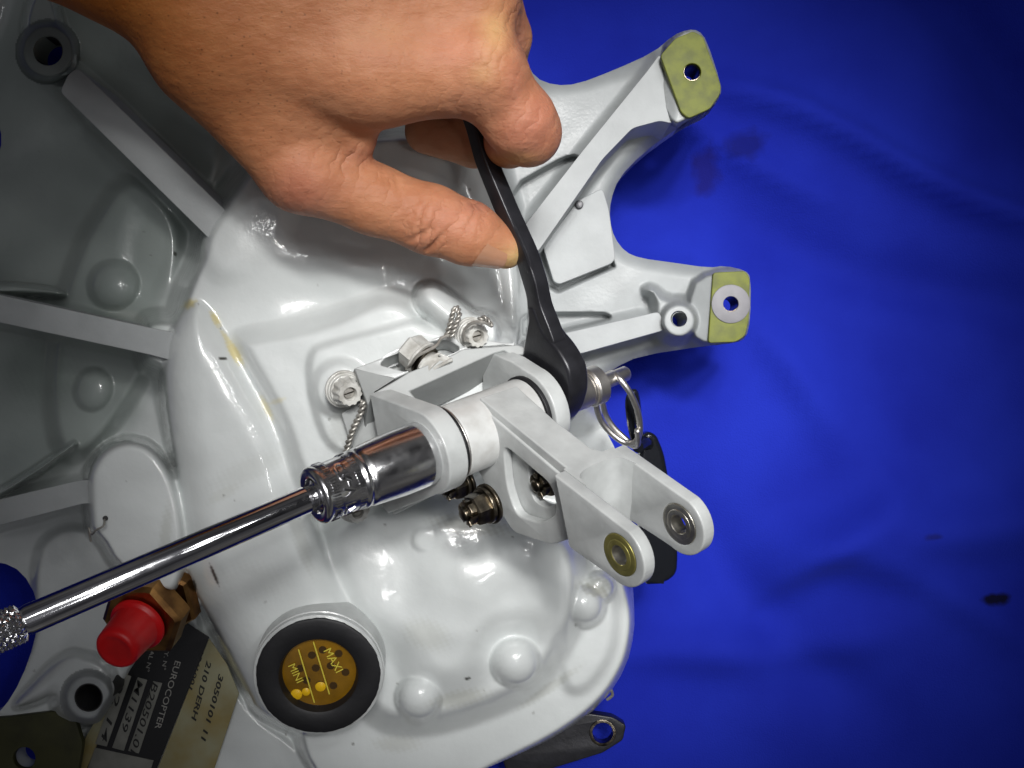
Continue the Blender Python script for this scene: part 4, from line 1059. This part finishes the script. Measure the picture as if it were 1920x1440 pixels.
# ------------------------------------------------------------------ dark lug low right
lug = empty('steel_lug', P(1100, 1400, 2), 'dark grey steel mounting ear under the round cover at lower right', 'bracket')
px_plate('lug_plate', [(940, 1420), (1040, 1365), (1105, 1338), (1150, 1345), (1174, 1360), (1168, 1388), (1130, 1412), (1040, 1440), (960, 1475)], 3.0, .6, M['black_steel'], lug, [(1130, 1374, .42)], .05, .12)
v, f = lathe(frame(P(1130, 1374, 3.02), (0, 0, 1)), bevprof(-.5, .03, .52, .02, .40), 40, True); mesh('lug_bush', v, f, M['bronze_steel'], lug)
sb = empty('lock_wire', P(1145, 1300, 4), 'pale wire end poking out from the rim of the round cover', 'wire')
v, f = tube(spline([P(1138, 1312, 4.2), P(1148, 1304, 4.3), P(1146, 1294, 4.4), P(1140, 1290, 4.4)], 6), .06, 8); mesh('wire_loop', v, f, M['wire'], sb)


# ------------------------------------------------------------------ the hand
def surface_nets(Fd, org, h):
    s = Fd < 0; nx_, ny_, nz_ = Fd.shape
    cs = np.zeros((nx_ - 1, ny_ - 1, nz_ - 1), np.int8)
    for i in (0, 1):
        for j in (0, 1):
            for k in (0, 1): cs += s[i:nx_ - 1 + i, j:ny_ - 1 + j, k:nz_ - 1 + k]
    act = (cs > 0) & (cs < 8); ci = np.argwhere(act); id_ = np.full(act.shape, -1, np.int64); id_[act] = np.arange(len(ci))
    acc = np.zeros((len(ci), 3)); cnt = np.zeros(len(ci))
    corners = [(i, j, k) for i in (0, 1) for j in (0, 1) for k in (0, 1)]
    for a in range(8):
        for b in range(a + 1, 8):
            ca, cb = np.array(corners[a]), np.array(corners[b])
            if np.abs(ca - cb).sum() != 1: continue
            fa_ = Fd[tuple((ci + ca).T)]; fb_ = Fd[tuple((ci + cb).T)]; m = (fa_ < 0) != (fb_ < 0)
            t = np.where(m, fa_ / np.where(m, fa_ - fb_, 1), 0)
            acc += np.where(m[:, None], ca + t[:, None] * (cb - ca), 0); cnt += m
    V = org + h * (ci + acc / cnt[:, None])
    faces = []
    for ax_ in range(3):
        o1, o2 = [(1, 2), (2, 0), (0, 1)][ax_]
        sl0 = [slice(None)] * 3; sl1 = [slice(None)] * 3; sl0[ax_] = slice(0, -1); sl1[ax_] = slice(1, None)
        ch = s[tuple(sl0)] != s[tuple(sl1)]; e_ = np.argwhere(ch)
        for o_ in (o1, o2): e_ = e_[(e_[:, o_] > 0) & (e_[:, o_] < Fd.shape[o_] - 1)]
        d1 = np.zeros(3, int); d1[o1] = 1; d2 = np.zeros(3, int); d2[o2] = 1
        q = np.stack([id_[tuple((e_ - d1 - d2).T)], id_[tuple((e_ - d2).T)], id_[tuple(e_.T)], id_[tuple((e_ - d1).T)]], 1)
        flip = ~s[tuple(e_.T)]; q[flip] = q[flip][:, ::-1]; faces.append(q)
    Fq = np.vstack(faces); Fq = Fq[(Fq >= 0).all(1)]
    return V, Fq


def build_hand():
    h = .06
    lo = np.array([-16.5, 2.2, 8.4]); hi = np.array([2.6, 22.5, 20.5])
    n = ((hi - lo) / h).astype(int) + 1
    g = [lo[k] + h * np.arange(n[k]) for k in range(3)]
    Fd = np.full(n, 5.0, np.float32)
    def prim(p, q, r0, r1, k=.5, sub=False, flat=None):
        """tapered capsule joined smoothly; flat=(dir, factor) squeezes it along dir"""
        p = np.array(p, float); q = np.array(q, float); R = max(r0, r1) + k * 1.6 + .3
        a = np.clip(((np.minimum(p, q) - R - lo) / h).astype(int), 0, n - 1); b = np.clip(((np.maximum(p, q) + R - lo) / h).astype(int) + 1, 0, n)
        if (b <= a).any(): return
        x, y, z = np.meshgrid(g[0][a[0]:b[0]], g[1][a[1]:b[1]], g[2][a[2]:b[2]], indexing='ij')
        pt = np.stack([x, y, z], -1) - p; d = q - p; l2_ = d @ d + 1e-9
        t = np.clip((pt @ d) / l2_, 0, 1); rv = pt - t[..., None] * d
        if flat is not None:
            fd = nrm(flat[0]); c_ = rv @ fd; rv = rv + ((1 / flat[1] - 1) * c_)[..., None] * fd
        dist = np.sqrt((rv ** 2).sum(-1)) - (r0 + (r1 - r0) * t)
        if flat is not None: dist = dist * .85
        old = Fd[a[0]:b[0], a[1]:b[1], a[2]:b[2]]
        if not sub:
            hh = np.clip(.5 + .5 * (old - dist) / k, 0, 1); new = old * (1 - hh) + dist * hh - k * hh * (1 - hh)
        else:
            dist = -dist; hh = np.clip(.5 - .5 * (old - dist) / k, 0, 1); new = old * (1 - hh) + dist * hh + k * hh * (1 - hh)
        Fd[a[0]:b[0], a[1]:b[1], a[2]:b[2]] = new
    up = (0, 0, 1)
    # forearm, wrist, back of the hand
    prim(P(-420, -560, 16.5), P(60, -215, 16.2), 3.0, 2.55, .5)
    prim(P(60, -215, 16.2), P(400, -10, 15.8), 2.55, 2.1, .8)
    prim(P(400, -10, 15.8), P(640, -30, 15.4), 2.2, 2.2, .9)
    prim(P(420, 80, 15.6), P(690, 130, 15.4), 1.65, 1.5, .9)
    prim(P(690, 130, 15.4), P(905, 135, 15.3), 1.45, 1.22, .8)       # index metacarpal
    prim(P(560, -30, 15.6), P(880, 5, 15.2), 1.9, 1.35, .9)           # middle metacarpal
    prim(P(540, -160, 15.2), P(830, -150, 14.7), 1.8, 1.2, .9)
    prim(P(500, -260, 14.7), P(750, -280, 14.0), 1.7, 1.1, .9)
    # knuckle heads
    prim(P(905, 112, 15.75), P(925, 140, 15.7), .78, .72, .55)
    prim(P(905, -10, 15.5), P(915, 5, 15.3), .80, .75, .4)
    # thumb
    prim(P(400, 110, 15.2), P(565, 318, 13.9), 1.55, 1.18, .9)
    prim(P(560, 200, 14.6), P(665, 262, 14.2), 1.25, .62, .7)         # web of skin
    prim(P(565, 318, 13.9), P(700, 374, 13.3), 1.2, 1.0, .45)
    prim(P(700, 374, 13.3), P(808, 412, 13.0), 1.0, 1.02, .35)
    prim(P(808, 412, 13.0), P(880, 438, 12.8), 1.02, .95, .25)
    prim(P(880, 438, 12.8), P(948, 466, 12.5), .93, .62, .25)
    prim(P(566, 318, 14.3), P(580, 330, 14.2), .85, .8, .4)           # thumb knuckle
    # index finger
    prim(P(905, 140, 15.2), P(975, 228, 14.6), 1.12, 1.02, .35)
    prim(P(975, 228, 14.6), P(990, 248, 14.3), 1.02, .96, .25)
    prim(P(988, 250, 14.1), P(955, 268, 12.9), .92, .72, .25)
    prim(P(955, 268, 12.9), P(930, 262, 12.2), .72, .6, .2)
    # middle finger, seen past the index knuckle and again under the spanner
    prim(P(900, -20, 15.0), P(940, 70, 13.6), 1.1, .88, .3)
    prim(P(940, 70, 13.6), P(925, 180, 11.6), .88, .86, .15)
    prim(P(925, 190, 11.3), P(890, 262, 10.7), .88, .88, .15)
    prim(P(890, 262, 10.7), P(802, 246, 10.7), .88, .74, .15)
    # ring and little fingers
    prim(P(850, -150, 14.5), P(905, -60, 13.0), 1.05, .86, .3); prim(P(905, -60, 13.0), P(870, 60, 11.6), .86, .8, .2); prim(P(870, 60, 11.6), P(760, 80, 11.2), .78, .65, .2)
    prim(P(770, -280, 13.8), P(840, -190, 12.4), .95, .75, .3); prim(P(840, -190, 12.4), P(810, -80, 11.4), .75, .7, .2); prim(P(810, -80, 11.4), P(720, -50, 11.2), .68, .58, .2)
    # creases: thumb web, thumb joint, palm edge, index joint
    cr = [((640, 262, 15.28), (705, 285, 14.45), .05), ((655, 280, 15.0), (712, 296, 14.3), .06), ((650, 318, 14.9), (700, 292, 14.4), .04), ((720, 310, 14.05), (722, 345, 14.3), .02), ((742, 322, 13.95), (748, 360, 14.2), .018),
          ((764, 455, 13.62), (812, 425, 14.05), .028), ((800, 470, 13.4), (828, 440, 13.85), .024), ((852, 350, 13.6), (880, 385, 13.8), .02), ((872, 362, 13.5), (896, 392, 13.7), .022), ((890, 376, 13.4), (912, 402, 13.55), .02),
          ((612, 262, 15.3), (690, 262, 14.85), .03), ((965, 30, 15.1), (975, 110, 14.3), .05), ((985, 120, 15.3), (1003, 170, 15.0), .015)]
    for a_, b_, r in cr:
        prim(P(*a_), P(*b_), r + .05, r + .02, .10, True)
    V, Fq = surface_nets(Fd, lo, h)
    # relax the stair steps a little
    for _ in range(3):
        acc = np.zeros_like(V); c_ = np.zeros(len(V))
        for a_, b_ in ((0, 1), (1, 2), (2, 3), (3, 0)):
            np.add.at(acc, Fq[:, a_], V[Fq[:, b_]]); np.add.at(acc, Fq[:, b_], V[Fq[:, a_]]); np.add.at(c_, Fq[:, a_], 1); np.add.at(c_, Fq[:, b_], 1)
        V = .5 * V + .5 * acc / c_[:, None]
    hand = mesh('hand', V, Fq, M['skin'], None, True, 180)
    # skin colour by place: pinker fingers, darker orange forearm, pale thumb pad, darker creases
    px = 960 + V[:, 0] / S / (H - V[:, 2]); py = 720 - V[:, 1] / S / (H - V[:, 2])
    base = np.array([.47, .210, .108]); tan = np.array([.36, .118, .018]); pink = np.array([.50, .215, .145]); pale = np.array([.52, .36, .16])
    t = np.clip((620 - px - (py - 100) * .2) / 420, 0, 1)[:, None]; col = base * (1 - t) + tan * t
    def blob(cx, cy, rx, ry, c, k):
        nonlocal col
        w_ = k * np.exp(-((px - cx) / rx) ** 2 - ((py - cy) / ry) ** 2)[:, None]; col = col * (1 - w_) + np.array(c) * w_
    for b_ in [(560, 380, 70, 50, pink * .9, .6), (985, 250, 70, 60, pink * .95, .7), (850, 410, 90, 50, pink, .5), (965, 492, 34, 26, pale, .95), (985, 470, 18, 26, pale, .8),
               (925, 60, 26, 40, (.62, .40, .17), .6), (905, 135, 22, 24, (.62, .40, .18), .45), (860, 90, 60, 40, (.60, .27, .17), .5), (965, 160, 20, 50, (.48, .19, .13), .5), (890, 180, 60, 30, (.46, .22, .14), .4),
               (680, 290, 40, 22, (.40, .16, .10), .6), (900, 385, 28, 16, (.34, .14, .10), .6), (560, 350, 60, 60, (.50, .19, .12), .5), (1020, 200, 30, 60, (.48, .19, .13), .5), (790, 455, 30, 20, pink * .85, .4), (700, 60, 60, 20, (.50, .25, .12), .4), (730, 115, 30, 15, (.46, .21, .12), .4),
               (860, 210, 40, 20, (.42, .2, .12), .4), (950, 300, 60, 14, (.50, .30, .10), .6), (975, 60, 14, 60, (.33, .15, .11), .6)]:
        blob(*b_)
    al = np.clip((820 - px) / 300, 0, 1) * np.clip((360 - py) / 150, 0, 1)
    ca = hand.data.color_attributes.new('tint', 'FLOAT_COLOR', 'POINT'); ca.data.foreach_set('color', np.hstack([col, al[:, None]]).astype(np.float32).ravel())
    wk = np.zeros(len(V))
    for cx, cy, rx, ry, k in [(800, 425, 55, 60, .9), (880, 400, 45, 50, .8), (720, 330, 50, 50, .55), (660, 290, 60, 40, .8), (925, 110, 50, 70, .35), (985, 230, 50, 50, .45), (560, 360, 70, 50, .3), (860, 200, 60, 40, .4), (960, 60, 30, 90, .5)]:
        wk = np.maximum(wk, k * np.exp(-((px - cx) / rx) ** 2 - ((py - cy) / ry) ** 2))
    at = hand.data.attributes.new('wrinkle', 'FLOAT', 'POINT'); at.data.foreach_set('value', (.7 * wk + .09).astype(np.float32))
    return hand


hand = build_hand()
root = empty('person', P(300, 0, 15), "bare left hand and forearm reaching in from the top left, pinching the black spanner", 'hand')
hand.name = 'hand'; hand.parent = root; hand.matrix_parent_inverse = Matrix.Translation(-root.location)
# thumb nail seen edge on
M['nail'] = mat('fingernail', (.48, .245, .145), .25, 0, .3, .00002, 500, .12, 200)
na, nb = P(893, 443, 12.78), P(950, 467, 12.5); nt_ = nrm(nb - na); nn_ = nrm(np.array([-.1, -.80, .60])); nn_ = nrm(nn_ - nt_ * (nn_ @ nt_)); nc = np.cross(nt_, nn_)
NV = []; NF = []; nu, nv_ = 14, 11
for lay, dr_ in ((0, .035), (1, -.05)):
    for i in range(nu):
        for j in range(nv_):
            u_ = i / (nu - 1); t_ = (j / (nv_ - 1) - .5) * 2; end = .10 * t_ * t_
            al_ = .12 + (1.06 - end - .12 - end) * u_ + end; rr_ = .93 + (.66 - .93) * al_ / .98
            th_ = t_ * math.radians(40 - 6 * u_)
            NV.append(na + nt_ * al_ * .98 + (rr_ + dr_ - .015 * t_ * t_) * (math.cos(th_) * nn_ + math.sin(th_) * nc))
m0 = nu * nv_
for i in range(nu - 1):
    for j in range(nv_ - 1):
        q = [i * nv_ + j, (i + 1) * nv_ + j, (i + 1) * nv_ + j + 1, i * nv_ + j + 1]; NF.append(q)
mesh('thumb_nail', NV[:m0], NF, M['nail'], root, True, 180)
